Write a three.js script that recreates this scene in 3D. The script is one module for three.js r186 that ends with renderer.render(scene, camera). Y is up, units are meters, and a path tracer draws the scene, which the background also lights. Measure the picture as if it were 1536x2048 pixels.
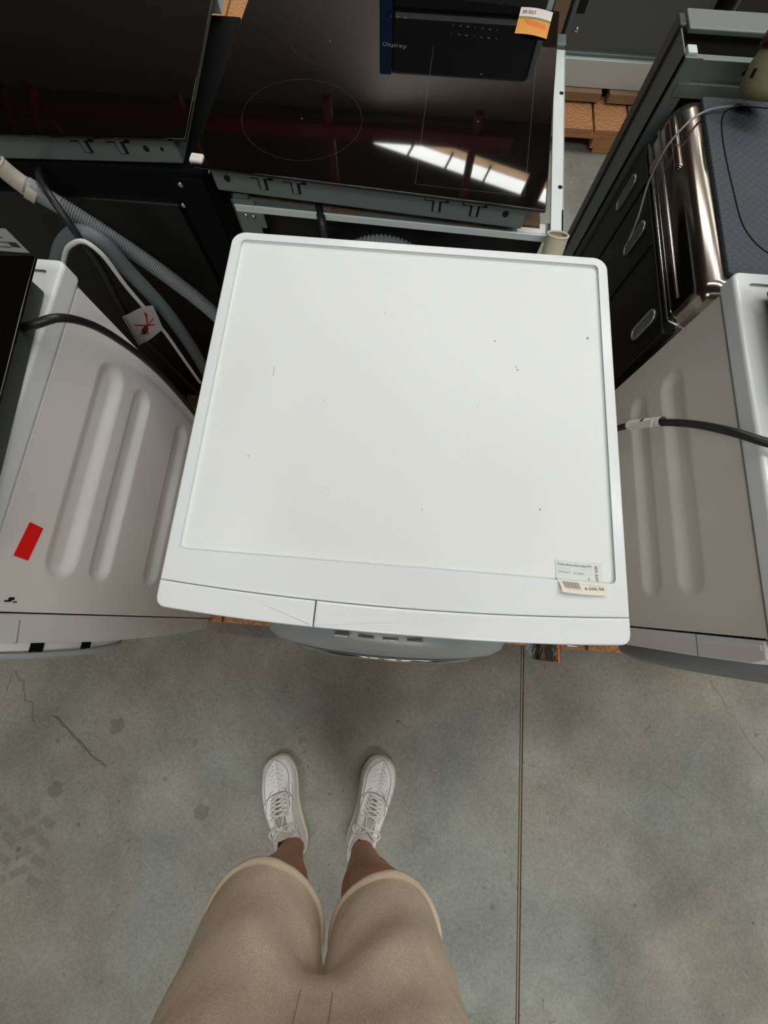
import * as THREE from 'three';
import { RoundedBoxGeometry } from 'three/addons/geometries/RoundedBoxGeometry.js';
import { mergeGeometries, mergeVertices } from 'three/addons/utils/BufferGeometryUtils.js';
import { RectAreaLightUniformsLib } from 'three/addons/lights/RectAreaLightUniformsLib.js';

// ------------------------------------------------------------------ camera, light, exposure
const scene = new THREE.Scene();
scene.background = new THREE.Color(0x0b0c0d);
const camera = new THREE.PerspectiveCamera(106.18, 1536 / 2048, 0.02, 60);
camera.position.set(-0.0156, 1.493, -0.0248);
camera.quaternion.setFromRotationMatrix(new THREE.Matrix4().makeBasis(
  new THREE.Vector3(0.9967, 0.0084, -0.0804), new THREE.Vector3(-0.0802, 0.2286, -0.9702), new THREE.Vector3(0.0103, 0.9735, 0.2285)));
const renderer = new THREE.WebGLRenderer({ antialias: true });
renderer.toneMapping = THREE.LinearToneMapping;
renderer.toneMappingExposure = 1.0;
renderer.shadowMap.enabled = true;
RectAreaLightUniformsLib.init();

// the hall stands turned against the rows of appliances; its roof has strips of skylights: [u0, u1, v0, v1] in hall coordinates
const HALL = -0.3397, ROOF = 6.5;
const SKYLIGHT = 11.2;                                   // brightness of the overcast daylight behind the panes
const skylights = [
  [-4.06, -0.70, -8.95, -8.34], [-0.38, 3.0, -8.95, -8.34],
  [-3.4, 0.2, -6.3, -5.5], [0.5, 4.1, -6.3, -5.5], [4.4, 8.0, -6.3, -5.5],
  [0.6, 4.2, -3.3, -2.6], [4.5, 8.1, -3.3, -2.6], [-3.3, 0.3, -3.3, -2.6],
  [-2.0, 1.6, 2.9, 3.8], [1.9, 5.5, 2.7, 4.0],
];

// ------------------------------------------------------------------ helpers
let seed = 12345;
const rnd = () => { seed = (seed * 1664525 + 1013904223) >>> 0; return seed / 4294967296; };
const V = (x, y, z) => new THREE.Vector3(x, y, z);
const lerp = (a, b, t) => a + (b - a) * t, clamp = (x, a = 0, b = 1) => Math.min(b, Math.max(a, x));
const sstep = (a, b, x) => { const t = clamp((x - a) / (b - a)); return t * t * (3 - 2 * t); };
const taken = new Map();
function numbered(name) { const n = taken.get(name) || 0; taken.set(name, n + 1); return n ? name + '_' + String(n).padStart(3, '0') : name; }
function tag(o, label, category, group, kind) {
  if (label) o.userData.label = label;
  if (category) o.userData.category = category;
  if (group) o.userData.group = group;
  if (kind) o.userData.kind = kind;
  return o;
}
function thing(name, label, category, pos = [0, 0, 0], turn = 0, group, kind) {
  const g = new THREE.Group(); g.name = numbered(name); g.position.set(...pos); g.rotation.y = turn; scene.add(g);
  return tag(g, label, category, group, kind);
}
function part(parent, name, geo, mat, label) {
  const m = new THREE.Mesh(geo, mat); m.name = name; m.castShadow = m.receiveShadow = true; parent.add(m);
  if (label) m.userData.label = label;
  return m;
}
// box given by its limits; r rounds the edges
function bx(x0, x1, y0, y1, z0, z1, r = 0, s = 2) {
  const w = x1 - x0, h = y1 - y0, d = z1 - z0;
  const g = r > 0 ? new RoundedBoxGeometry(w, h, d, s, Math.min(r, w / 2.01, h / 2.01, d / 2.01)) : new THREE.BoxGeometry(w, h, d);
  return g.translate((x0 + x1) / 2, (y0 + y1) / 2, (z0 + z1) / 2);
}
const clean = (g) => { const o = g.index ? g.toNonIndexed() : g; for (const k of Object.keys(o.attributes)) if (!['position', 'normal', 'uv'].includes(k)) o.deleteAttribute(k); return o; };
const merge = (list) => mergeGeometries(list.map(clean));
const curve = (pts, closed = false) => new THREE.CatmullRomCurve3(pts.map((p) => V(...p)), closed, 'centripetal');
const tube = (pts, r, n = 60, m = 10, closed = false) => new THREE.TubeGeometry(curve(pts, closed), n, r, m, closed);
// a tube whose radius follows rf(t)
function tubeVar(pts, rf, n, m, closed = false) {
  const c = curve(pts, closed), fr = c.computeFrenetFrames(n, closed), pos = [], uv = [], idx = [];
  for (let i = 0; i <= n; i++) {
    const p = c.getPointAt(i / n), r = rf(i / n);
    for (let j = 0; j <= m; j++) {
      const a = j / m * Math.PI * 2, cs = Math.cos(a) * r, sn = Math.sin(a) * r;
      pos.push(p.x + fr.normals[i].x * cs + fr.binormals[i].x * sn, p.y + fr.normals[i].y * cs + fr.binormals[i].y * sn, p.z + fr.normals[i].z * cs + fr.binormals[i].z * sn);
      uv.push(j / m, i / n);
    }
  }
  for (let i = 0; i < n; i++) for (let j = 0; j < m; j++) { const a = i * (m + 1) + j, b = a + m + 1; idx.push(a, b, a + 1, b, b + 1, a + 1); }
  const g = new THREE.BufferGeometry(); g.setAttribute('position', new THREE.Float32BufferAttribute(pos, 3)); g.setAttribute('uv', new THREE.Float32BufferAttribute(uv, 2)); g.setIndex(idx); g.computeVertexNormals();
  return g;
}
function gridGeo(nu, nv, f, doubled = false) {           // f(u, v) -> [x, y, z]
  const pos = [], uv = [], idx = [];
  for (let i = 0; i <= nu; i++) for (let j = 0; j <= nv; j++) { pos.push(...f(i / nu, j / nv)); uv.push(i / nu, j / nv); }
  for (let i = 0; i < nu; i++) for (let j = 0; j < nv; j++) { const a = i * (nv + 1) + j, b = a + nv + 1; idx.push(a, b, a + 1, b, b + 1, a + 1); }
  const g = new THREE.BufferGeometry(); g.setAttribute('position', new THREE.Float32BufferAttribute(pos, 3)); g.setAttribute('uv', new THREE.Float32BufferAttribute(uv, 2)); g.setIndex(idx); g.computeVertexNormals();
  return g;
}
// flat shape in x, z (given as points [x, z]) raised from y0 to y1 with a small bevel
function slab(pts, y0, y1, bevel = 0.002, holes = [], bs = 2) {
  const sh = new THREE.Shape(pts.map(([x, z]) => new THREE.Vector2(x, -z)));
  for (const h of holes) sh.holes.push(new THREE.Path(h.map(([x, z]) => new THREE.Vector2(x, -z))));
  const g = new THREE.ExtrudeGeometry(sh, { depth: y1 - y0 - 2 * bevel, bevelEnabled: bevel > 0, bevelSize: bevel, bevelThickness: bevel, bevelOffset: -bevel, bevelSegments: bs, curveSegments: 8 });
  return g.rotateX(-Math.PI / 2).translate(0, y0 + bevel, 0);
}
function roundRect(x0, x1, z0, z1, r, n = 7) {
  const p = [];
  for (const [cx, cz, a0] of [[x1 - r, z1 - r, 0], [x0 + r, z1 - r, 90], [x0 + r, z0 + r, 180], [x1 - r, z0 + r, 270]])
    for (let i = 0; i <= n; i++) { const a = (a0 + 90 * i / n) * Math.PI / 180; p.push([cx + r * Math.cos(a), cz + r * Math.sin(a)]); }
  return p;
}
const cylZ = (x, y, z0, z1, r, n = 24) => new THREE.CylinderGeometry(r, r, z1 - z0, n).rotateX(Math.PI / 2).translate(x, y, (z0 + z1) / 2);
const cylY = (x, z, y0, y1, r, n = 24) => new THREE.CylinderGeometry(r, r, y1 - y0, n).translate(x, (y0 + y1) / 2, z);
// surface of a distance field (naive surface nets)
function netSurface(sdf, lo, hi, cell) {
  const N = lo.map((l, i) => Math.ceil((hi[i] - l) / cell) + 1), [nx, ny, nz] = N;
  const f = new Float32Array(nx * ny * nz), at = (i, j, k) => (i * ny + j) * nz + k;
  for (let i = 0; i < nx; i++) for (let j = 0; j < ny; j++) for (let k = 0; k < nz; k++) f[at(i, j, k)] = sdf(lo[0] + i * cell, lo[1] + j * cell, lo[2] + k * cell);
  const id = new Int32Array(nx * ny * nz).fill(-1), pos = [], nor = [], idx = [];
  for (let i = 0; i < nx - 1; i++) for (let j = 0; j < ny - 1; j++) for (let k = 0; k < nz - 1; k++) {
    let n = 0, x = 0, y = 0, z = 0;
    const edge = (a, b, c, d, e, g) => {
      const p = f[at(i + a, j + b, k + c)], q = f[at(i + d, j + e, k + g)];
      if ((p < 0) === (q < 0)) return;
      const t = p / (p - q); x += lerp(a, d, t); y += lerp(b, e, t); z += lerp(c, g, t); n++;
    };
    for (const a of [0, 1]) for (const b of [0, 1]) { edge(0, a, b, 1, a, b); edge(a, 0, b, a, 1, b); edge(a, b, 0, a, b, 1); }
    if (!n) continue;
    id[at(i, j, k)] = pos.length / 3;
    const px = lo[0] + (i + x / n) * cell, py = lo[1] + (j + y / n) * cell, pz = lo[2] + (k + z / n) * cell, h = cell * 0.5;
    pos.push(px, py, pz);
    const g = V(sdf(px + h, py, pz) - sdf(px - h, py, pz), sdf(px, py + h, pz) - sdf(px, py - h, pz), sdf(px, py, pz + h) - sdf(px, py, pz - h)).normalize();
    nor.push(g.x, g.y, g.z);
  }
  const quad = (a, b, c, d, flip) => { if (a < 0 || b < 0 || c < 0 || d < 0) return; flip ? idx.push(a, c, b, a, d, c) : idx.push(a, b, c, a, c, d); };
  for (let i = 1; i < nx - 1; i++) for (let j = 1; j < ny - 1; j++) for (let k = 1; k < nz - 1; k++) {
    const s = f[at(i, j, k)] < 0;
    if (s !== f[at(i + 1, j, k)] < 0) quad(id[at(i, j - 1, k - 1)], id[at(i, j, k - 1)], id[at(i, j, k)], id[at(i, j - 1, k)], !s);
    if (s !== f[at(i, j + 1, k)] < 0) quad(id[at(i - 1, j, k - 1)], id[at(i - 1, j, k)], id[at(i, j, k)], id[at(i, j, k - 1)], !s);
    if (s !== f[at(i, j, k + 1)] < 0) quad(id[at(i - 1, j - 1, k)], id[at(i, j - 1, k)], id[at(i, j, k)], id[at(i - 1, j, k)], !s);
  }
  const g = new THREE.BufferGeometry();
  g.setAttribute('position', new THREE.Float32BufferAttribute(pos, 3)); g.setAttribute('normal', new THREE.Float32BufferAttribute(nor, 3));
  g.setAttribute('uv', new THREE.Float32BufferAttribute(pos.length / 3 * 2, 2)); g.setIndex(idx);
  const u = g.attributes.uv; for (let i = 0; i < u.count; i++) u.setXY(i, pos[3 * i] * 2, (pos[3 * i + 1] - pos[3 * i + 2]) * 2);
  return g;
}
const smin = (a, b, k) => { const h = clamp(0.5 + 0.5 * (b - a) / k); return lerp(b, a, h) - k * h * (1 - h); };
function capsule(x, y, z, a, b, ra, rb) {                // tapered capsule
  const bx_ = b[0] - a[0], by = b[1] - a[1], bz = b[2] - a[2];
  const t = clamp(((x - a[0]) * bx_ + (y - a[1]) * by + (z - a[2]) * bz) / (bx_ * bx_ + by * by + bz * bz));
  return Math.hypot(x - a[0] - bx_ * t, y - a[1] - by * t, z - a[2] - bz * t) - lerp(ra, rb, t);
}
const ellipsoid = (x, y, z, c, r) => { const k = Math.hypot((x - c[0]) / r[0], (y - c[1]) / r[1], (z - c[2]) / r[2]); return (k - 1) * Math.min(...r); };

// ------------------------------------------------------------------ procedural textures
const hash = (i, j, s) => { let h = Math.imul(i, 374761393) ^ Math.imul(j, 668265263) ^ Math.imul(s, 2147483647 - 97531); h = Math.imul(h ^ (h >>> 13), 1274126177); return ((h ^ (h >>> 16)) >>> 0) / 4294967296; };
function noiseT(u, v, n, s) {                            // tiling value noise, n cells per tile
  const x = u * n, y = v * n, i = Math.floor(x), j = Math.floor(y), a = x - i, b = y - j, fa = a * a * (3 - 2 * a), fb = b * b * (3 - 2 * b), w = (k) => ((k % n) + n) % n;
  return lerp(lerp(hash(w(i), w(j), s), hash(w(i + 1), w(j), s), fa), lerp(hash(w(i), w(j + 1), s), hash(w(i + 1), w(j + 1), s), fa), fb);
}
function fbm(u, v, n, oct, s) { let a = 0, w = 0.5, t = 0; for (let o = 0; o < oct; o++) { a += w * noiseT(u, v, n << o, s + o); t += w; w *= 0.55; } return a / t; }
function canvasTex(w, h, draw, srgb = true) {
  const c = document.createElement('canvas'); c.width = w; c.height = h; draw(c.getContext('2d'), w, h);
  const t = new THREE.CanvasTexture(c); if (srgb) t.colorSpace = THREE.SRGBColorSpace; t.anisotropy = 8; return t;
}
function dataTex(n, f, srgb, rep = 1) {
  const d = new Uint8Array(n * n * 4);
  for (let j = 0; j < n; j++) for (let i = 0; i < n; i++) { const c = f(i / n, j / n), o = (j * n + i) * 4; d[o] = clamp(c[0], 0, 255); d[o + 1] = clamp(c[1], 0, 255); d[o + 2] = clamp(c[2], 0, 255); d[o + 3] = 255; }
  const t = new THREE.DataTexture(d, n, n); t.wrapS = t.wrapT = THREE.RepeatWrapping; t.magFilter = THREE.LinearFilter; t.minFilter = THREE.LinearMipmapLinearFilter; t.generateMipmaps = true;
  if (srgb) t.colorSpace = THREE.SRGBColorSpace; t.repeat.set(rep, rep); t.needsUpdate = true; return t;
}
const grey = (v) => [v, v, v];
const std = (o) => new THREE.MeshStandardMaterial(o), phys = (o) => new THREE.MeshPhysicalMaterial(o);
const rgb = (r, g, b) => new THREE.Color(r / 255, g / 255, b / 255).convertSRGBToLinear();

// concrete: one tile is 4 m, drawn with mottling, pores, scuffs, cracks and a tyre print
const TILE = 4, FX = -2, FZ = -1.2;                      // the tile's corner in the hall
const concrete = (() => {
  const n = 2048, c = document.createElement('canvas'); c.width = c.height = n; const g = c.getContext('2d'), im = g.createImageData(n, n), d = im.data;
  for (let j = 0; j < n; j++) for (let i = 0; i < n; i++) {
    const u = i / n, v = j / n, a = fbm(u, v, 5, 4, 1), b = fbm(u, v, 24, 4, 20), t = fbm(u, v, 9, 3, 40), p = noiseT(u, v, 700, 60), q = noiseT(u, v, 200, 61);
    let L = 138 + (a - 0.5) * 30 + (b - 0.5) * 46 + (p - 0.5) * 16;
    if (q > 0.93 && b > 0.52) L -= (q - 0.93) * 420;
    const w = (t - 0.5) * 15, o = (j * n + i) * 4;
    d[o] = L + 1 + w; d[o + 1] = L; d[o + 2] = L - 11 - w * 0.7; d[o + 3] = 255;
  }
  g.putImageData(im, 0, 0);
  const X = (x) => (x - FX) / TILE * n, Z = (z) => (z - FZ) / TILE * n;
  const line = (pts, w, col) => { g.strokeStyle = col; g.lineWidth = w; g.lineCap = 'round'; g.beginPath(); pts.forEach(([x, z], k) => (k ? g.lineTo(X(x), Z(z)) : g.moveTo(X(x), Z(z)))); g.stroke(); };
  const wander = (x0, z0, x1, z1, k, amp) => { const r = []; for (let i = 0; i <= k; i++) r.push([lerp(x0, x1, i / k) + (rnd() - 0.5) * amp, lerp(z0, z1, i / k) + (rnd() - 0.5) * amp]); return r; };
  line(wander(-1.30, 0.33, -1.19, 0.475, 9, 0.02), 2.6, 'rgba(70,67,58,.4)'); line(wander(-1.19, 0.475, -0.95, 0.56, 9, 0.03), 1.2, 'rgba(80,76,66,.3)');
  for (let k = 0; k < 3; k++) line(wander(-1.13, 0.455, -0.915, 0.6, 12, 0.012), 2.4, 'rgba(62,59,50,.3)');
  for (const [x, z, r] of [[-0.9, 0.47, 14], [-1.065, 0.68, 13], [-0.56, 0.705, 14], [0.42, 0.9, 5], [-0.7, 0.62, 4], [-0.62, 0.5, 5]]) { g.fillStyle = 'rgba(84,78,64,.34)'; g.beginPath(); for (let a = 0; a < 16; a++) { const q = r * (0.7 + rnd() * 0.5); g.lineTo(X(x) + q * Math.cos(a * 0.3927), Z(z) + q * Math.sin(a * 0.3927)); } g.fill(); }
  for (let k = 0; k < 260; k++) { g.fillStyle = `rgba(58,56,48,${0.15 + rnd() * 0.4})`; g.beginPath(); g.arc(X(FX + rnd() * TILE), Z(FZ + rnd() * TILE), 0.8 + rnd() * rnd() * 3.4, 0, 7); g.fill(); }
  line(wander(1.2, 0.16, 1.25, 0.24, 5, 0.01), 2, 'rgba(80,78,70,.4)');
  line(wander(1.29, 0.3, 1.36, 0.4, 6, 0.01), 2, 'rgba(80,78,70,.38)');
  line(wander(1.0, 0.5, 1.1, 0.56, 6, 0.012), 1.6, 'rgba(80,78,70,.36)');
  for (let k = 0; k < 800; k++) {                        // scuffs and specks
    const x = FX + rnd() * TILE, z = FZ + rnd() * TILE, l = 0.004 + rnd() * rnd() * 0.035, a = rnd() * 6.3;
    line([[x, z], [x + Math.cos(a) * l, z + Math.sin(a) * l]], 0.8 + rnd() * 1.6, rnd() < 0.75 ? `rgba(78,76,68,${0.12 + rnd() * 0.35})` : `rgba(205,205,198,${0.1 + rnd() * 0.3})`);
  }
  for (let k = 0; k < 26; k++) {                         // round stains with an edge of their own
    const x = X(FX + rnd() * TILE), z = Z(FZ + rnd() * TILE), r = 6 + rnd() * 22;
    g.fillStyle = `rgba(96,92,76,${0.10 + rnd() * 0.14})`; g.beginPath(); for (let a = 0; a < 14; a++) { const q = r * (0.75 + rnd() * 0.5); g.lineTo(x + q * Math.cos(a * 0.449), z + q * Math.sin(a * 0.449)); } g.fill();
  }
  g.fillStyle = 'rgba(104,94,78,.3)';                   // tyre print
  for (let r = 0; r < 4; r++) for (let k = 0; k < 4; k++) { g.save(); g.translate(X(-1.235 + k * 0.058), Z(0.755 + r * 0.055 + (k % 2) * 0.022)); g.rotate(-0.5 + (k % 2) * 0.9); g.fillRect(-13, -6, 26, 12); g.restore(); }
  const t = new THREE.CanvasTexture(c); t.colorSpace = THREE.SRGBColorSpace; t.wrapS = t.wrapT = THREE.RepeatWrapping; t.anisotropy = 8; return t;
})();
const woodMap = (() => dataTex(512, (u, v) => { const w = fbm(u, v, 3, 3, 170), r = Math.sin((v * 26 + w * 7) * 6.283) * 0.5 + 0.5, f = noiseT(u, v * 1, 128, 171); const L = 0.78 + 0.2 * r * (0.5 + 0.5 * w) + (f - 0.5) * 0.1; return [218 * L, 156 * L, 102 * L]; }, true, 1))();
const knitMap = dataTex(512, (u, v) => { const a = noiseT(u, v, 256, 200), b = fbm(u, v, 10, 4, 201), r = Math.sin(u * 512 * 0.8) * 2; const L = 1 + (a - 0.5) * 0.14 + (b - 0.5) * 0.10; return [216 * L + r, 198 * L + r, 174 * L + r]; }, true, 1.6);
const skinMap = dataTex(256, (u, v) => { const a = fbm(u, v, 12, 4, 230), b = noiseT(u, v, 128, 231); const L = 1 + (a - 0.5) * 0.16 + (b - 0.5) * 0.08; return [188 * L, 130 * L, 98 * L]; }, true, 1);
const quiltBump = dataTex(256, (u, v) => { const p = Math.abs(((u + v) * 8) % 1 - 0.5), q = Math.abs(((u - v + 8) * 8) % 1 - 0.5); return grey(60 + 190 * Math.min(1, Math.min(p, q) * 5) - (noiseT(u, v, 128, 250) - 0.5) * 40); }, false, 3);
const feltMap = dataTex(256, (u, v) => { const a = fbm(u, v, 12, 4, 260), b = noiseT(u, v, 120, 261); const L = 0.5 + a * 0.7 + (b - 0.5) * 0.35; return [104 * L, 82 * L, 58 * L]; }, true, 4);
const wallMap = dataTex(256, (u, v) => { const a = fbm(u, v, 6, 4, 280); const L = 206 + (a - 0.5) * 18; return [L, L - 5, L - 14]; }, true, 4);

const M = {
  concrete: std({ map: concrete, roughness: 0.62 }),
  sealant: std({ color: rgb(150, 132, 108), roughness: 0.8 }),
  jointEdge: std({ color: rgb(70, 66, 58), roughness: 0.95 }),
  wall: std({ map: wallMap, roughness: 0.9 }),
  roof: std({ color: rgb(120, 112, 104), roughness: 0.85 }),
  curb: std({ color: rgb(222, 186, 150), roughness: 0.8 }),
  pane: std({ color: rgb(235, 238, 238), emissive: new THREE.Color(0.95, 1, 1), emissiveIntensity: 0.8, roughness: 0.6 }),
  bar: std({ color: rgb(70, 66, 62), roughness: 0.6, metalness: 0.3 }),
  redSteel: std({ color: rgb(126, 12, 20), roughness: 0.55 }),
  enamel: phys({ color: rgb(240, 243, 244), roughness: 0.34, clearcoat: 0.3, clearcoatRoughness: 0.15, specularIntensity: 0.8 }),
  lidPanel: phys({ color: rgb(240, 244, 240), roughness: 0.5 }),
  enamelB: phys({ color: rgb(243, 241, 237), roughness: 0.38, clearcoat: 0.2, clearcoatRoughness: 0.2 }),
  enamelC: phys({ color: rgb(226, 223, 214), roughness: 0.38, clearcoat: 0.2, clearcoatRoughness: 0.2 }),
  plasticW: std({ color: rgb(228, 228, 225), roughness: 0.45 }),
  seam: std({ color: rgb(40, 40, 40), roughness: 0.9 }),
  silver: std({ color: rgb(178, 184, 188), roughness: 0.34, metalness: 0.75 }),
  silverPlastic: std({ color: rgb(176, 181, 184), roughness: 0.4, metalness: 0.15 }),
  greyPlastic: std({ color: rgb(120, 122, 122), roughness: 0.45 }),
  chrome: std({ color: rgb(215, 215, 215), roughness: 0.12, metalness: 1 }),
  orange: std({ color: rgb(245, 130, 30), roughness: 0.5 }),
  red: std({ color: rgb(255, 8, 8), roughness: 0.6 }),
  hobGlass: phys({ color: rgb(7, 6, 6), roughness: 0.03, ior: 1.52 }),
  hobPrint: std({ color: rgb(120, 116, 108), roughness: 0.5 }),
  hobBody: std({ color: rgb(82, 87, 83), roughness: 0.6, metalness: 0.15 }),
  galv: std({ color: rgb(122, 130, 128), roughness: 0.48, metalness: 0.45 }),
  galvBright: std({ color: rgb(214, 222, 220), roughness: 0.5, metalness: 0.2 }),
  black: std({ color: rgb(13, 14, 14), roughness: 0.5 }),
  blackMatt: phys({ color: rgb(8, 8, 8), roughness: 0.85, specularIntensity: 0.35 }),
  hole: std({ color: rgb(8, 8, 8), roughness: 0.9 }),
  hose: std({ color: rgb(128, 132, 134), roughness: 0.5 }),
  hoseSmooth: std({ color: rgb(96, 104, 106), roughness: 0.5 }),
  hoseEnd: std({ color: rgb(186, 178, 164), roughness: 0.5 }),
  elbow: std({ color: rgb(206, 196, 170), roughness: 0.5 }),
  cable: std({ color: rgb(30, 31, 31), roughness: 0.42 }),
  cableW: std({ color: rgb(214, 212, 206), roughness: 0.5 }),
  cableG: std({ color: rgb(150, 150, 152), roughness: 0.45 }),
  steel: std({ color: rgb(158, 149, 140), roughness: 0.15, metalness: 1 }),
  mat: std({ color: rgb(72, 76, 82), roughness: 0.8, bumpMap: quiltBump, bumpScale: 0.0016 }),
  felt: std({ map: feltMap, roughness: 1 }),
  olive: std({ color: rgb(150, 148, 112), roughness: 0.5 }),
  maroon: std({ color: rgb(112, 18, 34), roughness: 0.45 }),
  wood: std({ map: woodMap, roughness: 0.8 }),
  greyPanel: std({ color: rgb(96, 100, 96), roughness: 0.4 }),
  darkPanel: std({ color: rgb(52, 50, 46), roughness: 0.4 }),
  blueFilm: std({ color: rgb(24, 92, 168), roughness: 0.35 }),
  card: std({ color: rgb(150, 122, 92), roughness: 0.9 }),
  paper: std({ color: rgb(226, 224, 216), roughness: 0.8 }),
  skin: std({ map: skinMap, roughness: 0.55 }),
  knit: std({ map: knitMap, roughness: 0.95 }),
  shirt: std({ color: rgb(120, 122, 124), roughness: 0.95 }),
  hair: std({ color: rgb(60, 44, 32), roughness: 0.8 }),
  leather: std({ color: rgb(244, 242, 238), roughness: 0.5 }),
  sole: std({ color: rgb(222, 214, 198), roughness: 0.65 }),
  stitch: std({ color: rgb(170, 166, 160), roughness: 0.8 }),
  lace: std({ color: rgb(238, 234, 226), roughness: 0.9 }),
  tongue: std({ color: rgb(206, 200, 190), roughness: 0.9 }),
  sock: std({ color: rgb(214, 208, 214), roughness: 0.95 }),
};

// ------------------------------------------------------------------ the hall
function struct(name) { const g = new THREE.Group(); g.name = name; g.userData.kind = 'structure'; scene.add(g); return g; }
function floorUV(geo) { const p = geo.attributes.position, u = geo.attributes.uv; for (let i = 0; i < p.count; i++) u.setXY(i, (p.getX(i) - FX) / TILE, 1 - (p.getZ(i) - FZ) / TILE); return geo; }
{
  const f = struct('floor');
  // a sawn joint with sealant runs between the two slabs
  const jx = (z) => 0.522 - 0.0164 * z, w = 0.0055;
  part(f, 'slab', floorUV(slab([[-19, -21], [jx(-21) - w, -21], [jx(19) - w, 19], [-19, 19]], -0.2, 0, 0.0015)), M.concrete);
  part(f, 'slab', floorUV(slab([[jx(-21) + w, -21], [19, -21], [19, 19], [jx(19) + w, 19]], -0.2, 0, 0.0015)), M.concrete);
  part(f, 'joint_sealant', slab([[jx(-21) - w, -21], [jx(-21) + w, -21], [jx(19) + w, 19], [jx(19) - w, 19]], -0.19, -0.0075, 0), M.jointEdge);
  part(f, 'joint_bead', slab([[jx(-21) - 0.0028, -21], [jx(-21) + 0.0028, -21], [jx(19) + 0.0028, 19], [jx(19) - 0.0028, 19]], -0.0075, -0.002, 0), M.sealant);
  const hx = 14, hz0 = -10.1, hz1 = 12;
  const wall = (name, ...b) => { const m = part(scene, name, bx(...b), M.wall); m.userData.kind = 'structure'; };
  wall('wall_back', -hx - 0.3, hx + 0.3, -0.1, ROOF, hz0 - 0.3, hz0); wall('wall_front', -hx - 0.3, hx + 0.3, -0.1, ROOF, hz1, hz1 + 0.3);
  wall('wall_left', -hx - 0.3, -hx, -0.1, ROOF, hz0, hz1); wall('wall_right', hx, hx + 0.3, -0.1, ROOF, hz0, hz1);
  const cs = Math.cos(HALL), sn = Math.sin(HALL), turned = ([u, v]) => [u * cs + v * sn, -u * sn + v * cs];
  const rect = ([a, b, c, d]) => [[a, c], [b, c], [b, d], [a, d]].map(turned);
  const roof = part(scene, 'ceiling', slab([[-hx - 0.3, hz0 - 0.3], [hx + 0.3, hz0 - 0.3], [hx + 0.3, hz1 + 0.3], [-hx - 0.3, hz1 + 0.3]], ROOF, ROOF + 0.15, 0, skylights.map(rect)), M.roof);
  roof.userData.kind = 'structure';
  skylights.forEach(([a, b, c, d], k) => {
    const g = struct('window_' + (k + 1)); g.rotation.y = HALL;
    const y0 = ROOF - 0.01, y1 = ROOF + 0.15, t = 0.025;
    part(g, 'curb', merge([bx(a, a + t, y0, y1, c, d), bx(b - t, b, y0, y1, c, d), bx(a + t, b - t, y0, y1, c, c + t), bx(a + t, b - t, y0, y1, d - t, d)]), M.curb);
    part(g, 'pane', bx(a - 0.05, b + 0.05, y1, y1 + 0.02, c - 0.05, d + 0.05), M.pane);
    for (let i = 1; i < 4; i++) { const x = lerp(a, b, i / 4); part(g, 'glazing_bar', bx(x - 0.018, x + 0.018, y1 - 0.075, y1 - 0.04, c + t, d - t), M.bar); }
    const L = new THREE.RectAreaLight(new THREE.Color(0.97, 1, 0.995), SKYLIGHT, b - a - 2 * t - 0.02, d - c - 2 * t - 0.02);
    L.position.set((a + b) / 2, y1 - 0.02, (c + d) / 2); L.rotation.x = -Math.PI / 2; L.name = 'daylight'; g.add(L);
  });
}
// the red steel runway that the glass hobs mirror: a rail hung on posts from the roof, braced
{
  const t = thing('steel_runway', 'red steel rail with braced hanging posts under the hall roof', 'steel rail', [0, 0, -6]);
  const m = M.redSteel;
  part(t, 'rail', bx(-9, 1.2, 4.2, 4.36, -0.06, 0.06), m);
  for (const [x, y0] of [[-1.18, 3.95], [0.72, 4.0], [-3.1, 4.05], [-5.0, 4.0], [-7, 4.0]]) part(t, 'post', bx(x - 0.05, x + 0.05, y0, ROOF, -0.05, 0.05), m);
  const brace = (x0, y0, x1, y1) => part(t, 'brace', tube([[x0, y0, 0.09], [x1, y1, 0.09]], 0.045, 2, 6), m);
  brace(-4.9, 4.0, -5.5, 4.9); brace(-5.25, 4.0, -5.95, 5.1); brace(-5.6, 4.55, -4.7, 4.62); brace(-6.4, 3.9, -5.1, 4.5);
}

// ------------------------------------------------------------------ pallets
const boardGeos = {};
function pallet(x0, x1, z0, z1, h, label, group) {
  const t = thing('wooden_pallet', label, 'pallet', [(x0 + x1) / 2, 0, (z0 + z1) / 2], 0, group), w = (x1 - x0) / 2, d = (z1 - z0) / 2, bt = 0.02;
  const g = (a, b, c) => (boardGeos[[a, b, c].map((q) => q.toFixed(3)).join()] ||= bx(-a / 2, a / 2, -b / 2, b / 2, -c / 2, c / 2, 0.003, 1));
  const n = 7, bw = 2 * w / n;
  for (let i = 0; i < n; i++) { const m = part(t, 'board', g(bw * 0.94, bt, 2 * d), M.wood); m.position.set(-w + (i + 0.5) * bw, h - bt / 2, 0); }
  for (const z of [-d + 0.05, 0, d - 0.05]) { const m = part(t, 'stringer_board', g(2 * w, bt, 0.1), M.wood); m.position.set(0, h - 1.5 * bt, z); }
  for (const z of [-d + 0.05, 0, d - 0.05]) for (const x of [-w + 0.07, 0, w - 0.07]) { const m = part(t, 'block', g(0.14, h - 3 * bt, 0.1), M.wood); m.position.set(x, bt + (h - 3 * bt) / 2, z); }
  for (const x of [-w + 0.07, 0, w - 0.07]) { const m = part(t, 'base_board', g(0.1, bt, 2 * d), M.wood); m.position.set(x, bt / 2, 0); }
  return t;
}
const PAL = 0.1;
pallet(-1.3, 0.0, -0.62, 0.088, PAL, 'pine pallet under the white washing machine with the red sticker');
pallet(0.02, 1.22, -0.62, 0.08, PAL, 'pine pallet under the front right white washing machine');
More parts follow.
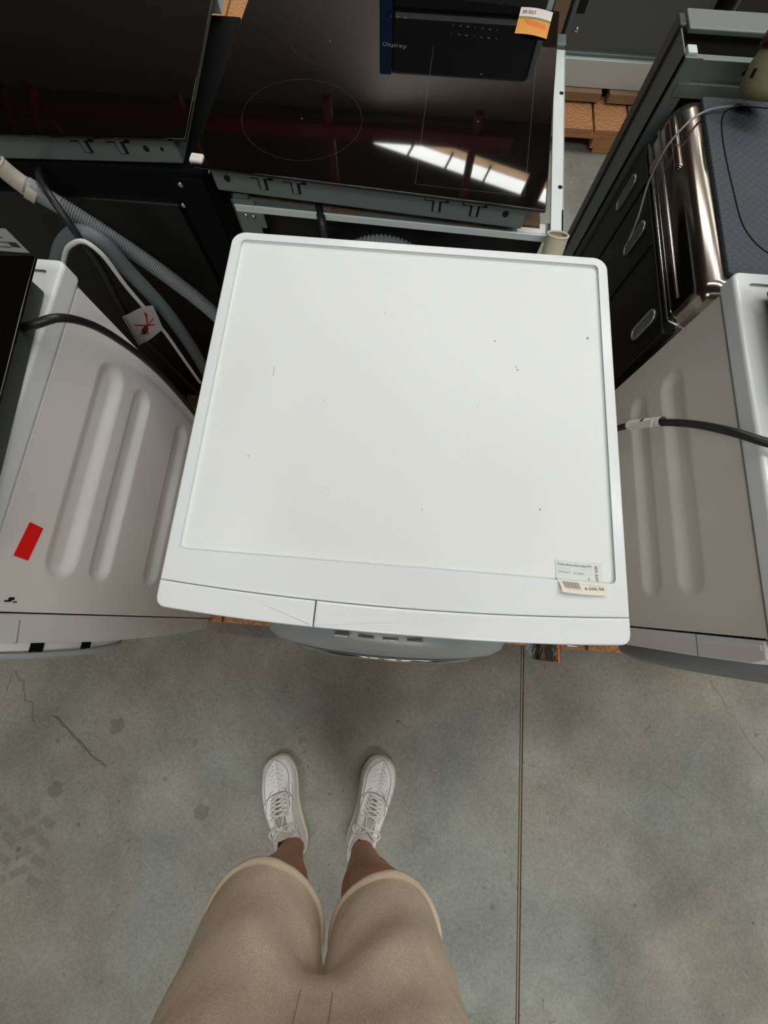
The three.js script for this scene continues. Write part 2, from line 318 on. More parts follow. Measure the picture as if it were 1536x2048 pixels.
pallet(-1.05, 0.3, -1.4, -0.65, PAL, 'pine pallet under the two glass hobs and their dishwashers');
pallet(0.45, 1.25, -1.42, -0.65, PAL, 'pine pallet under the dishwasher with the quilted pad');
pallet(0.325, 1.525, -3.15, -2.35, PAL, 'pine pallet under the grey cabinet across the back aisle');
pallet(-1.6, -0.4, -3.7, -2.9, PAL, 'empty pine pallet seen in the gap between the two black hobs');

// ------------------------------------------------------------------ washing machine in the middle, seen from above
const T = 0.994;
{
  const t = thing('washing_machine', 'white washing machine seen from above with price label on its lid', 'washing machine', [0, 0, 0]);
  const zs = (x) => -0.0195 - 0.0115 * (x / 0.299) ** 2, zf = (x) => 0.013 - 0.011 * Math.abs(x / 0.299) ** 2.4;
  const xs = (a, b, n = 16) => Array.from({ length: n + 1 }, (_, i) => lerp(a, b, i / n));
  part(t, 'cabinet', bx(-0.297, 0.297, 0.145, T - 0.026, -0.58, -0.004, 0.006), M.enamel);
  const foot = cylY(0, 0, PAL, 0.15, 0.025, 16);
  for (const x of [-0.24, 0.24]) for (const z of [-0.52, -0.06]) { const m = part(t, 'foot', foot, M.blackMatt); m.position.set(x, 0, z); }
  // lid: a raised rim around a slightly sunken panel
  const r = 0.022, outer = [];
  for (let i = 0; i <= 8; i++) { const a = Math.PI + i / 8 * Math.PI / 2; outer.push([-0.299 + r + r * Math.cos(a), -0.584 + r + r * Math.sin(a)]); }
  for (let i = 0; i <= 8; i++) { const a = 1.5 * Math.PI + i / 8 * Math.PI / 2; outer.push([0.299 - r + r * Math.cos(a), -0.584 + r + r * Math.sin(a)]); }
  for (const x of xs(0.299, -0.299)) outer.push([x, zs(x) - 0.0003]);
  const lid = part(t, 'lid', slab(outer, T - 0.026, T, 0.003, [roundRect(-0.2855, 0.2865, -0.5715, -0.068, 0.011)], 3), M.enamel);
  part(lid, 'lid_panel', slab(roundRect(-0.288, 0.289, -0.574, -0.0655, 0.012), T - 0.02, T - 0.0042, 0), M.lidPanel);
  // specks and scratches on the panel: little chips lying on it
  const speck = (x, z, rr) => cylY(x, z, T - 0.0043, T - 0.0038, rr, 8);
  part(lid, 'chips', merge([speck(0.264, -0.437, 0.0019), speck(0.124, -0.42, 0.0011), speck(0.158, -0.374, 0.0013), speck(0.1565, -0.379, 0.0009), speck(-0.044, -0.454, 0.0007), speck(-0.215, -0.207, 0.0009), speck(0.189, -0.164, 0.0012), speck(-0.12, -0.30, 0.0006), speck(0.03, -0.15, 0.0008), speck(0.1, -0.31, 0.0006), speck(-0.1, -0.17, 0.0008),
    bx(-0.1994, -0.1988, T - 0.0043, T - 0.0039, -0.348, -0.334)]), std({ color: rgb(150, 150, 142), roughness: 0.8 }));
  // front: detergent drawer and control panel
  const fas = (a, b, y0) => { const p = [], rr = 0.012; for (const x of xs(a, b, 14)) p.push([x, zs(x) + 0.0004]); for (const x of [...xs(b, b - rr, 8), ...xs(b - rr, a + rr, 20).slice(1, -1), ...xs(a + rr, a, 8)]) { let z = zf(x); if (b > 0.29 && x > b - rr) z -= rr - Math.sqrt(Math.max(0, rr * rr - (x - b + rr) ** 2)); if (a < -0.29 && x < a + rr) z -= rr - Math.sqrt(Math.max(0, rr * rr - (a + rr - x) ** 2)); p.push([x, z]); } return slab(p, y0, T, 0.0028, [], 3); };
  const drawer = part(t, 'detergent_drawer', fas(-0.299, -0.0985, 0.86), M.enamel);
  part(drawer, 'drawer_grip', bx(-0.27, -0.13, 0.868, 0.876, 0.006, 0.0125, 0.002), M.greyPlastic);
  const panel = part(t, 'control_panel', fas(-0.0968, 0.299, 0.86), M.enamel);
  part(panel, 'display', bx(-0.06, 0.1, 0.88, 0.93, 0.006, 0.0138, 0.001), M.hobGlass);
  // programme dial with a knurled rim
  const dial = part(panel, 'dial', (() => { const g = new THREE.CylinderGeometry(0.0232, 0.0238, 0.026, 96, 6); const p = g.attributes.position; for (let i = 0; i < p.count; i++) { const x = p.getX(i), z = p.getZ(i), q = Math.hypot(x, z); if (q > 0.02) { const k = 1 + 0.018 * Math.sign(Math.sin(Math.atan2(z, x) * 48 + p.getY(i) * 900)); p.setX(i, x * k); p.setZ(i, z * k); } } g.computeVertexNormals(); return g.rotateX(Math.PI / 2).translate(0.227, 0.9, 0.0235); })(), M.chrome, 'chrome programme dial with an orange line');
  dial.userData.label = 'knurled chrome programme dial with an orange line';
  part(dial, 'dial_line', bx(-0.0014, 0.0014, 0, 0.0014, 0.009, 0.0372, 0.0004).translate(0, 0.0236, 0).rotateZ(-0.62).translate(0.227, 0.9, 0), M.orange);
  part(panel, 'button', bx(0.259, 0.277, 0.893, 0.906, 0.002, 0.0158, 0.002), M.chrome);
  // door
  const lathe = (pts, n = 72) => new THREE.LatheGeometry(pts.map(([a, b]) => new THREE.Vector2(a, b)), n).rotateX(Math.PI / 2);
  const door = part(t, 'door', lathe([[0.155, -0.006], [0.254, -0.006], [0.2575, 0.004], [0.2575, 0.022], [0.251, 0.036], [0.236, 0.046], [0.205, 0.053], [0.178, 0.054], [0.17, 0.046]]).translate(0, 0.585, 0.012), M.silverPlastic, 'silver grey door ring');
  part(door, 'door_trim', lathe([[0.178, 0.05], [0.198, 0.0545], [0.196, 0.062], [0.184, 0.065], [0.174, 0.06]]).translate(0, 0.585, 0.012), M.chrome);
  part(door, 'door_glass', lathe([[0.176, 0.05], [0.15, 0.058], [0.1, 0.056], [0.0001, 0.05]]).translate(0, 0.585, 0.012), M.hobGlass);
  for (const x of [-0.075, -0.035, 0.005, 0.045]) part(door, 'latch_plate', bx(x - 0.013, x + 0.013, 0.828, 0.846, 0.0305, 0.0335, 0.001), M.chrome);
  part(t, 'front_panel', bx(-0.297, 0.297, 0.15, 0.858, -0.01, 0.003, 0.004), M.enamel);
  // price label: glued to the lid at the top, its lower edge peeling up
  const label = canvasTex(512, 384, (g, w, h) => {
    g.fillStyle = '#e3ebe3'; g.fillRect(0, 0, w, h);
    g.fillStyle = '#f4ecdd'; g.fillRect(0, 222, w, h - 222); g.fillStyle = '#ebeae6'; g.fillRect(412, 0, 100, 222);
    g.fillStyle = '#4b524c'; g.font = 'bold 31px sans-serif'; g.fillText('Pralka Miele White 8kg WPS', 22, 52, 376);
    g.fillStyle = '#c3cdc4'; g.fillRect(30, 82, 130, 4); g.fillRect(250, 84, 130, 3);
    g.fillStyle = '#56605a'; g.font = '31px monospace'; g.fillText('CAT98377- UŻYWANE.', 24, 138, 300);
    g.fillStyle = '#1d211e'; g.font = 'bold 34px sans-serif'; g.fillText('4', 345, 196);
    g.save(); g.translate(428, 32); g.rotate(Math.PI / 2); g.fillStyle = '#4a3b3a'; g.font = 'bold 42px sans-serif'; g.fillText('MIX AGD', 0, 0, 176); g.restore();
    let x = 40; for (let i = 0; x < 218; i++) { const b = 2 + ((i * 7) % 5) * 1.2; g.fillStyle = '#5a4a44'; g.fillRect(x, 226, b, 92); x += b + 2 + ((i * 11) % 4); }
    g.fillStyle = '#6b5a50'; g.font = '17px monospace'; g.fillText('2 004598 377000', 44, 338, 176);
    g.fillStyle = '#8d7d74'; g.font = '17px sans-serif'; g.fillText('Cena brutto PLN', 318, 266);
    g.fillStyle = '#3c2f2c'; g.font = 'bold 56px sans-serif'; g.fillText('4.599,99', 262, 322, 236);
  });
  const paper = part(t, 'price_label', gridGeo(14, 20, (u, v) => {
    const w = sstep(0.48, 1, v), x = lerp(0.2075, 0.2685, u) + 0.002 * v, z = lerp(-0.0975, -0.053, v) + 0.0012 * Math.sin(u * 3.1) - 0.003 * w * w;
    const flat = z > -0.0675 ? T : T - 0.0042;
    return [x + 0.002 * w * (1 - u), Math.max(flat, T - 0.0042 + 0.0042 * sstep(-0.076, -0.066, z)) + 0.0005 + w * (0.0062 - 0.0028 * u), z];
  }), std({ map: label, roughness: 0.75, side: THREE.DoubleSide }), 'curling paper price label reading 4.599,99');
  const uvp = paper.geometry.attributes.uv; for (let i = 0; i < uvp.count; i++) uvp.setY(i, 1 - uvp.getY(i));
}

// ------------------------------------------------------------------ washing machines left and right of it, seen mostly from the side
// s: which way the visible side faces; xf: its x; front(y): z of the side's front edge
function sideWasher(label, skin, s, xf, y0, seam, top, zb, front, lidBack, grooves, gz, extra) {
  const t = thing('washing_machine', label, 'washing machine'), X = (d) => xf - s * d, far = X(0.6);
  const lim = (a, b) => [Math.min(a, b), Math.max(a, b)];
  // side panel with pressed grooves
  const ny = 300, nz = 190;
  const f = (u, v) => {
    const y = lerp(y0, seam - 0.002, v), z = lerp(zb, front(y) - 0.0015, u); let d = 0;
    for (const [gy, hw] of grooves) { const q = Math.hypot(y - gy, z - clamp(z, gz[0] + hw, gz[1] - hw)); d = Math.max(d, 0.011 * (1 - sstep(hw * 0.25, hw, q))); }
    return [xf - s * d, y, z];
  };
  let g = gridGeo(nz, ny, s > 0 ? (u, v) => f(1 - u, v) : f);
  part(t, 'side_panel', g, skin);
  const zf0 = Math.min(front(y0), front(seam));
  part(t, 'cabinet', bx(...lim(far, X(0.014)), y0, seam - 0.002, zb + 0.001, zf0 - 0.002), skin);
  part(t, 'panel_edges', merge([bx(...lim(X(0.0005), X(0.016)), y0, seam - 0.002, zb - 0.001, zb + 0.0005), bx(...lim(X(0.0005), X(0.016)), seam - 0.0035, seam - 0.002, zb, zf0), bx(...lim(X(0.0005), X(0.016)), y0 - 0.001, y0 + 0.0005, zb, zf0)]), skin);
  // lid with a sunken panel
  const [lx0, lx1] = lim(far, X(-0.001)), zl = front(seam) + 0.02;
  const lid = part(t, 'lid', slab(roundRect(lx0, lx1, lidBack, zl, 0.014), seam, top, 0.006, [roundRect(lx0 + 0.018, lx1 - 0.018, lidBack + 0.018, zl - 0.07, 0.012)], 4), M.enamel);
  part(lid, 'lid_panel', bx(lx0 + 0.016, lx1 - 0.016, seam + 0.004, top - 0.004, lidBack + 0.016, zl - 0.068), M.enamel);
  for (const x of [X(0.08), X(0.52)]) for (const z of [zb + 0.08, zf0 - 0.08]) part(t, 'foot', cylY(x, z, PAL, y0 + 0.002, 0.022, 14), M.blackMatt);
  extra(t, X, lim);
  return t;
}
const frontProfile = (pts, x0, x1, bevel) => {           // profile in z, y swept along x
  const sh = new THREE.Shape(pts.map(([z, y]) => new THREE.Vector2(-z, y)));
  return new THREE.ExtrudeGeometry(sh, { depth: x1 - x0 - 2 * bevel, bevelEnabled: true, bevelSize: bevel, bevelThickness: bevel, bevelOffset: -bevel, bevelSegments: 3 }).rotateY(Math.PI / 2).translate(x0 + bevel, 0, 0);
};
const lathe = (pts, n = 72) => new THREE.LatheGeometry(pts.map(([a, b]) => new THREE.Vector2(a, b)), n).rotateX(Math.PI / 2);
const frontL = (y) => lerp(0.077, 0.036, clamp((y - 0.108) / 0.8));
sideWasher('white washing machine with a red sticker on its grooved side', M.enamelB, 1, -0.6, 0.108, 0.911, 0.9485, -0.527, frontL, -0.549,
  [[0.785, 0.039], [0.685, 0.033], [0.505, 0.033]], [-0.458, -0.016], (t, X, lim) => {
    const P = [];
    for (let i = 0; i <= 10; i++) { const y = lerp(0.11, 0.905, i / 10); P.push([frontL(y) + 0.001, y]); }
    for (const p of [[0.080, 0.905], [0.086, 0.85], [0.096, 0.73], [0.105, 0.62], [0.111, 0.45], [0.113, 0.25], [0.108, 0.13], [0.098, 0.112]]) P.push(p);
    const fr = part(t, 'front_panel', frontProfile(P, -1.2, -0.6, 0.003), M.plasticW);
    part(fr, 'drawer_edge', frontProfile([[0.05, 0.838], [0.088, 0.832], [0.0865, 0.8305], [0.05, 0.8365]], -0.72, -0.5995, 0.0004), M.greyPlastic);
    const door = part(t, 'door', lathe([[0.16, 0], [0.232, 0], [0.236, 0.008], [0.235, 0.024], [0.226, 0.034], [0.2, 0.039], [0.17, 0.03]]).translate(-0.9, 0.53, 0.104), M.plasticW, 'white door ring');
    part(door, 'door_rim', lathe([[0.2285, 0.031], [0.2375, 0.024], [0.2385, 0.03], [0.231, 0.041], [0.2, 0.045], [0.2, 0.039]]).translate(-0.9, 0.53, 0.104), M.silverPlastic);
    part(door, 'door_glass', lathe([[0.172, 0.03], [0.14, 0.04], [0.0001, 0.05]]).translate(-0.9, 0.53, 0.104), M.hobGlass);
    for (const a of [0.2, 0.6]) part(door, 'hinge_clip', bx(-0.011, 0.011, 0.233, 0.2375, 0.004, 0.026, 0.001).rotateZ(-Math.PI / 2 + a).translate(-0.9, 0.53, 0.104), M.blackMatt);
    const st = part(t, 'red_sticker', bx(-0.5996, -0.5991, -0.0285, 0.0285, -0.014, 0.014, 0).translate(0.5994, 0, 0).rotateX(1.38).translate(-0.5992, 0.8625, -0.0755), M.red, 'small red rectangular sticker');
    st.userData.label = 'small red rectangular sticker';
    part(t, 'scuff', merge([bx(-0.5996, -0.5993, 0.858, 0.868, 0.0145, 0.019), bx(-0.5996, -0.5993, 0.862, 0.874, 0.019, 0.0215), bx(-0.5996, -0.5993, 0.852, 0.859, 0.021, 0.023)]), M.hole, 'dark scuff mark');
  });
sideWasher('white washing machine right of the centre one, a black cable across its side', M.enamelC, -1, 0.55, 0.108, 0.911, 0.943, -0.611, () => -0.017, -0.634,
  [[0.78, 0.034], [0.675, 0.032], [0.5, 0.032]], [-0.542, -0.08], (t, X) => {
    const P = [[-0.0155, 0.11], [-0.0155, 0.905]];
    for (const p of [[0.012, 0.905], [0.02, 0.88], [0.023, 0.75], [0.024, 0.5], [0.024, 0.13], [0.014, 0.11]]) P.push(p);
    const fr = part(t, 'front_panel', frontProfile(P, 0.55, 1.15, 0.003), M.plasticW);
    part(fr, 'panel_joint', bx(0.5495, 0.56, 0.779, 0.7805, -0.0155, 0.0232), M.greyPlastic);
    part(fr, 'panel_step', bx(0.5488, 0.56, 0.7905, 0.9, -0.0095, 0.0, 0.0015), M.plasticW);
    const door = part(t, 'door', lathe([[0.17, 0], [0.283, 0], [0.287, 0.006], [0.284, 0.024], [0.262, 0.036], [0.2, 0.04]]).translate(0.85, 0.6, 0.022), M.greyPlastic, 'dark grey door ring');
    part(door, 'door_glass', lathe([[0.205, 0.039], [0.12, 0.046], [0.0001, 0.048]]).translate(0.85, 0.6, 0.022), M.hobGlass);
  });

// ------------------------------------------------------------------ built-in glass hobs
const hobPrintTex = canvasTex(1024, 870, (g, w, h) => {
  g.fillStyle = '#070606'; g.fillRect(0, 0, w, h);
  const X = (x) => (x + 0.296) / 0.592 * w, Z = (z) => (z + 0.4985) / 0.4985 * h;         // hob coordinates: front edge z = 0
  g.strokeStyle = 'rgba(120,114,104,.45)'; g.lineWidth = 1.6;
  g.beginPath(); g.ellipse(X(-0.135), Z(-0.135), 0.105 / 0.592 * w, 0.098 / 0.4985 * h, 0, 0, 7); g.stroke();
  g.strokeStyle = 'rgba(120,114,104,.3)'; g.beginPath(); g.ellipse(X(-0.12), Z(-0.352), 0.08 / 0.592 * w, 0.08 / 0.4985 * h, 0, 0, 7); g.stroke();
  g.strokeStyle = 'rgba(150,144,134,.75)'; g.setLineDash([3, 2]);
  g.beginPath(); g.moveTo(X(0.07), Z(-0.36)); g.lineTo(X(0.08), Z(-0.018)); g.lineTo(X(0.262), Z(-0.022)); g.lineTo(X(0.262), Z(-0.36)); g.stroke(); g.setLineDash([]);
  g.fillStyle = 'rgba(200,196,186,.8)'; for (const [x, z] of [[-0.135, -0.135], [-0.122, -0.34], [0.17, -0.18], [0.165, -0.3]]) { g.beginPath(); g.arc(X(x), Z(z), 2.2, 0, 7); g.fill(); }
  g.fillStyle = 'rgba(150,152,150,.75)'; g.font = '25px sans-serif'; g.fillText('Osprey', X(-0.025), Z(-0.345));
  g.font = '16px sans-serif'; g.fillStyle = 'rgba(120,122,120,.6)';
  for (const [z, x0, n] of [[-0.4, 0.1, 7], [-0.425, 0.1, 7], [-0.43, -0.02, 3]]) for (let i = 0; i < n; i++) { g.beginPath(); g.arc(X(x0 + i * 0.014), Z(z), 2.5 + (i % 3), 0, 7); g.fill(); }
});
const hobPlain = M.hobGlass;
// a hob: glass plate with its front edge at local z = 0, and a metal tray below
function hob(label, pos, turn, w, d, body, bodyMat, printed) {
  const t = thing('glass_hob', label, 'hob', pos, turn), gl = bx(-w / 2, w / 2, -0.005, 0, -d, 0, 0.0018, 2);
  const plate = part(t, 'glass_plate', gl, hobPlain);
  if (printed) {
    const pr = new THREE.PlaneGeometry(w - 0.006, d - 0.006).rotateX(-Math.PI / 2).translate(0, 0.0002, -d / 2);
    part(plate, 'printed_markings', pr, phys({ map: hobPrintTex, roughness: 0.03, ior: 1.52 }), 'fine printed cooking zone lines');
  }
  const [bx0, bx1, by, bz0, bz1] = body;
  const tray = part(t, 'tray', bx(bx0, bx1, -by, -0.0055, bz0, bz1, 0.004), bodyMat);
  return { t, plate, tray };
}
function clips(tray, list, z, y) {                        // spring clips and punched holes on the front face of the tray
  for (const x of list) {
    part(tray, 'clip_slot', merge([bx(x - 0.021, x + 0.021, y + 0.006, y + 0.0165, z - 0.001, z + 0.0006), bx(x - 0.007, x + 0.009, y - 0.011, y + 0.006, z - 0.001, z + 0.0005)]), M.hole);
    part(tray, 'spring_clip', merge([bx(x - 0.019, x + 0.015, y + 0.012, y + 0.0165, z, z + 0.007, 0.001, 1), bx(x - 0.004, x + 0.005, y - 0.009, y + 0.012, z, z + 0.004, 0.0015, 1)]), M.galv);
  }
}
{ // centre
  const { t, plate, tray } = hob('large black glass hob with a white corner piece, behind the middle washing machine', [-0.0945, 1.0, -0.683], -0.07, 0.592, 0.486, [-0.274, 0.272, 0.05, -0.47, -0.016], M.galv, true);
  clips(tray, [-0.185, -0.127, 0.118, 0.183], -0.016, -0.026);
  for (const x of [-0.247, 0.237]) part(tray, 'screw_hole', cylZ(x, -0.026, -0.017, -0.0154, 0.0055, 16), M.hole);
  part(t, 'corner_piece', bx(-0.299, -0.277, -0.003, 0.004, -0.024, -0.006, 0.003), M.paper, 'white foam corner piece');
  // loose energy sticker standing up from the glass near the back
  const tex = canvasTex(128, 96, (g, w, h) => { g.fillStyle = '#f2e6e0'; g.fillRect(0, 0, w, h); g.fillStyle = '#e8a040'; g.fillRect(0, 30, w, h); g.fillStyle = '#ee7a30'; g.beginPath(); g.moveTo(20, 34); g.lineTo(110, 44); g.lineTo(116, 62); g.lineTo(40, 54); g.fill(); g.fillStyle = '#8c8a50'; g.fillRect(0, 26, w, 7); g.fillStyle = '#4a4540'; g.font = 'bold 14px sans-serif'; g.fillText('BR-5021', 10, 18); });
  const st = part(t, 'paper_sticker', gridGeo(8, 8, (u, v) => [lerp(-0.03, 0.03, u), 0.001 + 0.012 * (1 - v) * (1 - v) + 0.002 * Math.sin(u * 3), lerp(-0.024, 0.024, v)]), std({ map: tex, roughness: 0.7, side: THREE.DoubleSide }), 'curled white and orange paper sticker');
  { const uv = st.geometry.attributes.uv; for (let i = 0; i < uv.count; i++) uv.setY(i, 1 - uv.getY(i)); }
  st.position.set(0.247, 0, -0.428); st.rotation.y = -0.1;
}
{ // back left
  const { tray } = hob('black glass hob at the upper left corner on a black dishwasher', [-0.7045, 1.0, -0.7445], 0.055, 0.592, 0.5, [-0.268, 0.268, 0.05, -0.484, -0.014], M.galv, false);
  clips(tray, [0.105, 0.168], -0.014, -0.024);
  for (const [x, r] of [[0.212, 0.005], [0.24, 0.003]]) part(tray, 'screw_hole', cylZ(x, -0.026, -0.015, -0.0134, r, 16), M.hole);
  part(tray, 'cable_bracket', bx(0.268, 0.29, -0.045, -0.006, -0.475, -0.41, 0.002), M.galvBright);
}
{ // on the left washing machine
  const { t } = hob('black glass hob with dark tray lying on the left washing machine', [-0.84, 1.0, 0.0186], 0.08, 0.58, 0.5, [-0.266, 0.268, 0.05, -0.478, -0.02], M.hobBody, false);
  t.children[0].name = 'glass_plate';
  const c = part(t, 'power_cable', tube([[0.24, -0.028, -0.4], [0.29, -0.022, -0.402], [0.315, -0.024, -0.402]], 0.0062, 8, 10), M.cable);
  c.geometry = tube([[-0.6, 0.975, -0.392], [-0.575, 0.981, -0.396], [-0.553, 0.977, -0.412], [-0.55, 0.925, -0.445], [-0.556, 0.832, -0.475], [-0.57, 0.69, -0.5], [-0.574, 0.52, -0.495], [-0.574, 0.3, -0.47], [-0.56, 0.13, -0.44]], 0.0066, 90, 12);
  t.updateMatrixWorld(); c.geometry.applyMatrix4(t.matrixWorld.clone().invert());
}
{ // on the right washing machine
  const { t } = hob('dark glass hob at the right edge on the front right washing machine', [0.838, 0.996, -0.335], 0.02, 0.52, 0.28, [-0.238, 0.238, 0.05, -0.26, -0.02], M.darkPanel, false);
  const c = part(t, 'power_cable', tube([[0.68, 0.97, -0.352], [0.672, 0.97, -0.32], [0.63, 0.97, -0.295], [0.56, 0.958, -0.302], [0.52, 0.935, -0.33], [0.5, 0.88, -0.37], [0.485, 0.79, -0.415], [0.48, 0.7, -0.445], [0.482, 0.58, -0.47], [0.48, 0.3, -0.46], [0.47, 0.13, -0.44]], 0.0068, 90, 12), M.cable);
  const sl = part(c, 'cable_label', merge([tube([[0.4895, 0.828, -0.4], [0.4845, 0.789, -0.4155]], 0.0096, 6, 12), tube([[0.4838, 0.784, -0.4175], [0.4812, 0.744, -0.432]], 0.0096, 6, 12), bx(0.475, 0.4765, 0.75, 0.82, -0.006, 0.008).rotateX(0.36).translate(0, 0.05, -0.69)]), M.paper, 'white printed sleeve');
  t.updateMatrixWorld(); const inv = t.matrixWorld.clone().invert(); c.geometry.applyMatrix4(inv); sl.geometry.applyMatrix4(inv);
}

// ------------------------------------------------------------------ dishwashers behind
{ // under the centre hob
  const t = thing('dishwasher', 'dishwasher with galvanised frame under the large centre hob', 'dishwasher');
  const x0 = -0.345, x1 = 0.255, zf = -0.688, zb = -1.2, y1 = 0.945;
  { const a = -0.035; t.rotation.y = a; t.position.set(x1 - (x1 * Math.cos(a) + zf * Math.sin(a)), 0, zf - (-x1 * Math.sin(a) + zf * Math.cos(a))); }
  part(t, 'tub', bx(x0 + 0.03, x1 - 0.03, 0.14, 0.915, zb + 0.02, zf - 0.035, 0.02), M.blackMatt);
  part(t, 'base', bx(x0, x1, PAL, 0.2, zb, zf, 0.004), M.blackMatt);
  part(t, 'insulation', slab([[x0 + 0.035, zb + 0.03], [x1 - 0.038, zb + 0.03], [x1 - 0.038, zf - 0.012], [0.12, zf - 0.012], [0.1, zf - 0.004], [0.05, zf - 0.004], [0.04, zf - 0.014], [-0.1, zf - 0.013], [-0.11, zf - 0.004], [-0.16, zf - 0.004], [-0.17, zf - 0.013], [x0 + 0.035, zf - 0.02]], 0.918, 0.938, 0.004), M.felt, 'brown felt insulation');
  const fr = part(t, 'frame', merge([bx(x0, x0 + 0.0035, 0.2, y1, zf - 0.05, zf), bx(x0, x0 + 0.042, 0.2, y1, zf - 0.003, zf), bx(x1 - 0.0035, x1, 0.2, y1, zf - 0.05, zf - 0.002), bx(x0, x0 + 0.03, y1 - 0.003, y1, zb, zf - 0.002),
    bx(x0 + 0.004, x1 - 0.02, y1 - 0.012, y1 - 0.0095, zf - 0.028, zf - 0.001), bx(x0, x1, y1 - 0.02, y1, zb, zb + 0.003)]), M.galv, 'galvanised metal frame');
  part(fr, 'front_edge', bx(x0 + 0.004, x1 - 0.02, y1 - 0.022, y1 - 0.009, zf - 0.002, zf + 0.0015, 0.0012), M.galvBright);
  const rail = part(t, 'top_rail', merge([bx(x1 - 0.023, x1, y1 - 0.004, y1, zb + 0.045, zf + 0.002, 0.0012), bx(x1 - 0.003, x1, y1 - 0.025, y1, zb + 0.045, zf, 0.001)]), M.galvBright, 'bright zinc top rail');
  part(rail, 'rail_bracket', merge([bx(x1 - 0.0235, x1 - 0.001, y1 - 0.004, y1 + 0.006, zb + 0.01, zb + 0.042, 0.002)]), M.galv);
  for (const z of [-0.79, -1.03]) part(rail, 'screw_hole', cylY(x1 - 0.007, z, y1 - 0.001, y1 + 0.0006, 0.0042, 14), M.hole);
  part(t, 'barcode_label', bx(0.175, 0.226, y1 - 0.0094, y1 - 0.0086, zf - 0.024, zf - 0.002), M.paper, 'white barcode label');
  part(t, 'rear_panel', bx(x0 + 0.044, x1 - 0.02, 0.2, 0.925, zf - 0.034, zf - 0.028), M.black);
  part(t, 'hinge_plate', bx(x0 + 0.04, x0 + 0.054, 0.895, 0.925, zf - 0.004, zf + 0.001), M.galv);
  for (const [x, y] of [[-0.325, 0.918], [-0.311, 0.917]]) part(t, 'rivet', new THREE.SphereGeometry(0.004, 10, 8).translate(x, y, zf + 0.001), M.chrome);
  part(t, 'power_cable', tube([[-0.2, 0.925, -0.74], [-0.19, 0.932, -0.71], [-0.178, 0.925, -0.676], [-0.172, 0.82, -0.664], [-0.17, 0.6, -0.665]], 0.008, 40, 10), M.cable);
  const rib = (t_) => 0.0165 + 0.0015 * Math.sin(t_ * 6.283 * 70);
  part(t, 'drain_hose', tubeVar([[-0.19, 0.72, -0.655], [-0.165, 0.84, -0.66], [-0.12, 0.885, -0.665], [-0.068, 0.902, -0.667], [-0.01, 0.888, -0.667], [0.04, 0.84, -0.665], [0.06, 0.72, -0.655]], rib, 420, 12), M.hose, 'grey ribbed drain hose');
  part(t, 'hose_elbow', merge([tubeVar([[0.242, 0.952, -0.672], [0.243, 0.93, -0.662], [0.246, 0.86, -0.642], [0.25, 0.78, -0.636]], () => 0.0185, 24, 20), new THREE.TorusGeometry(0.0178, 0.0022, 8, 24).rotateX(-1.994).translate(0.242, 0.952, -0.672)]), M.elbow, 'beige plastic hose end');
}
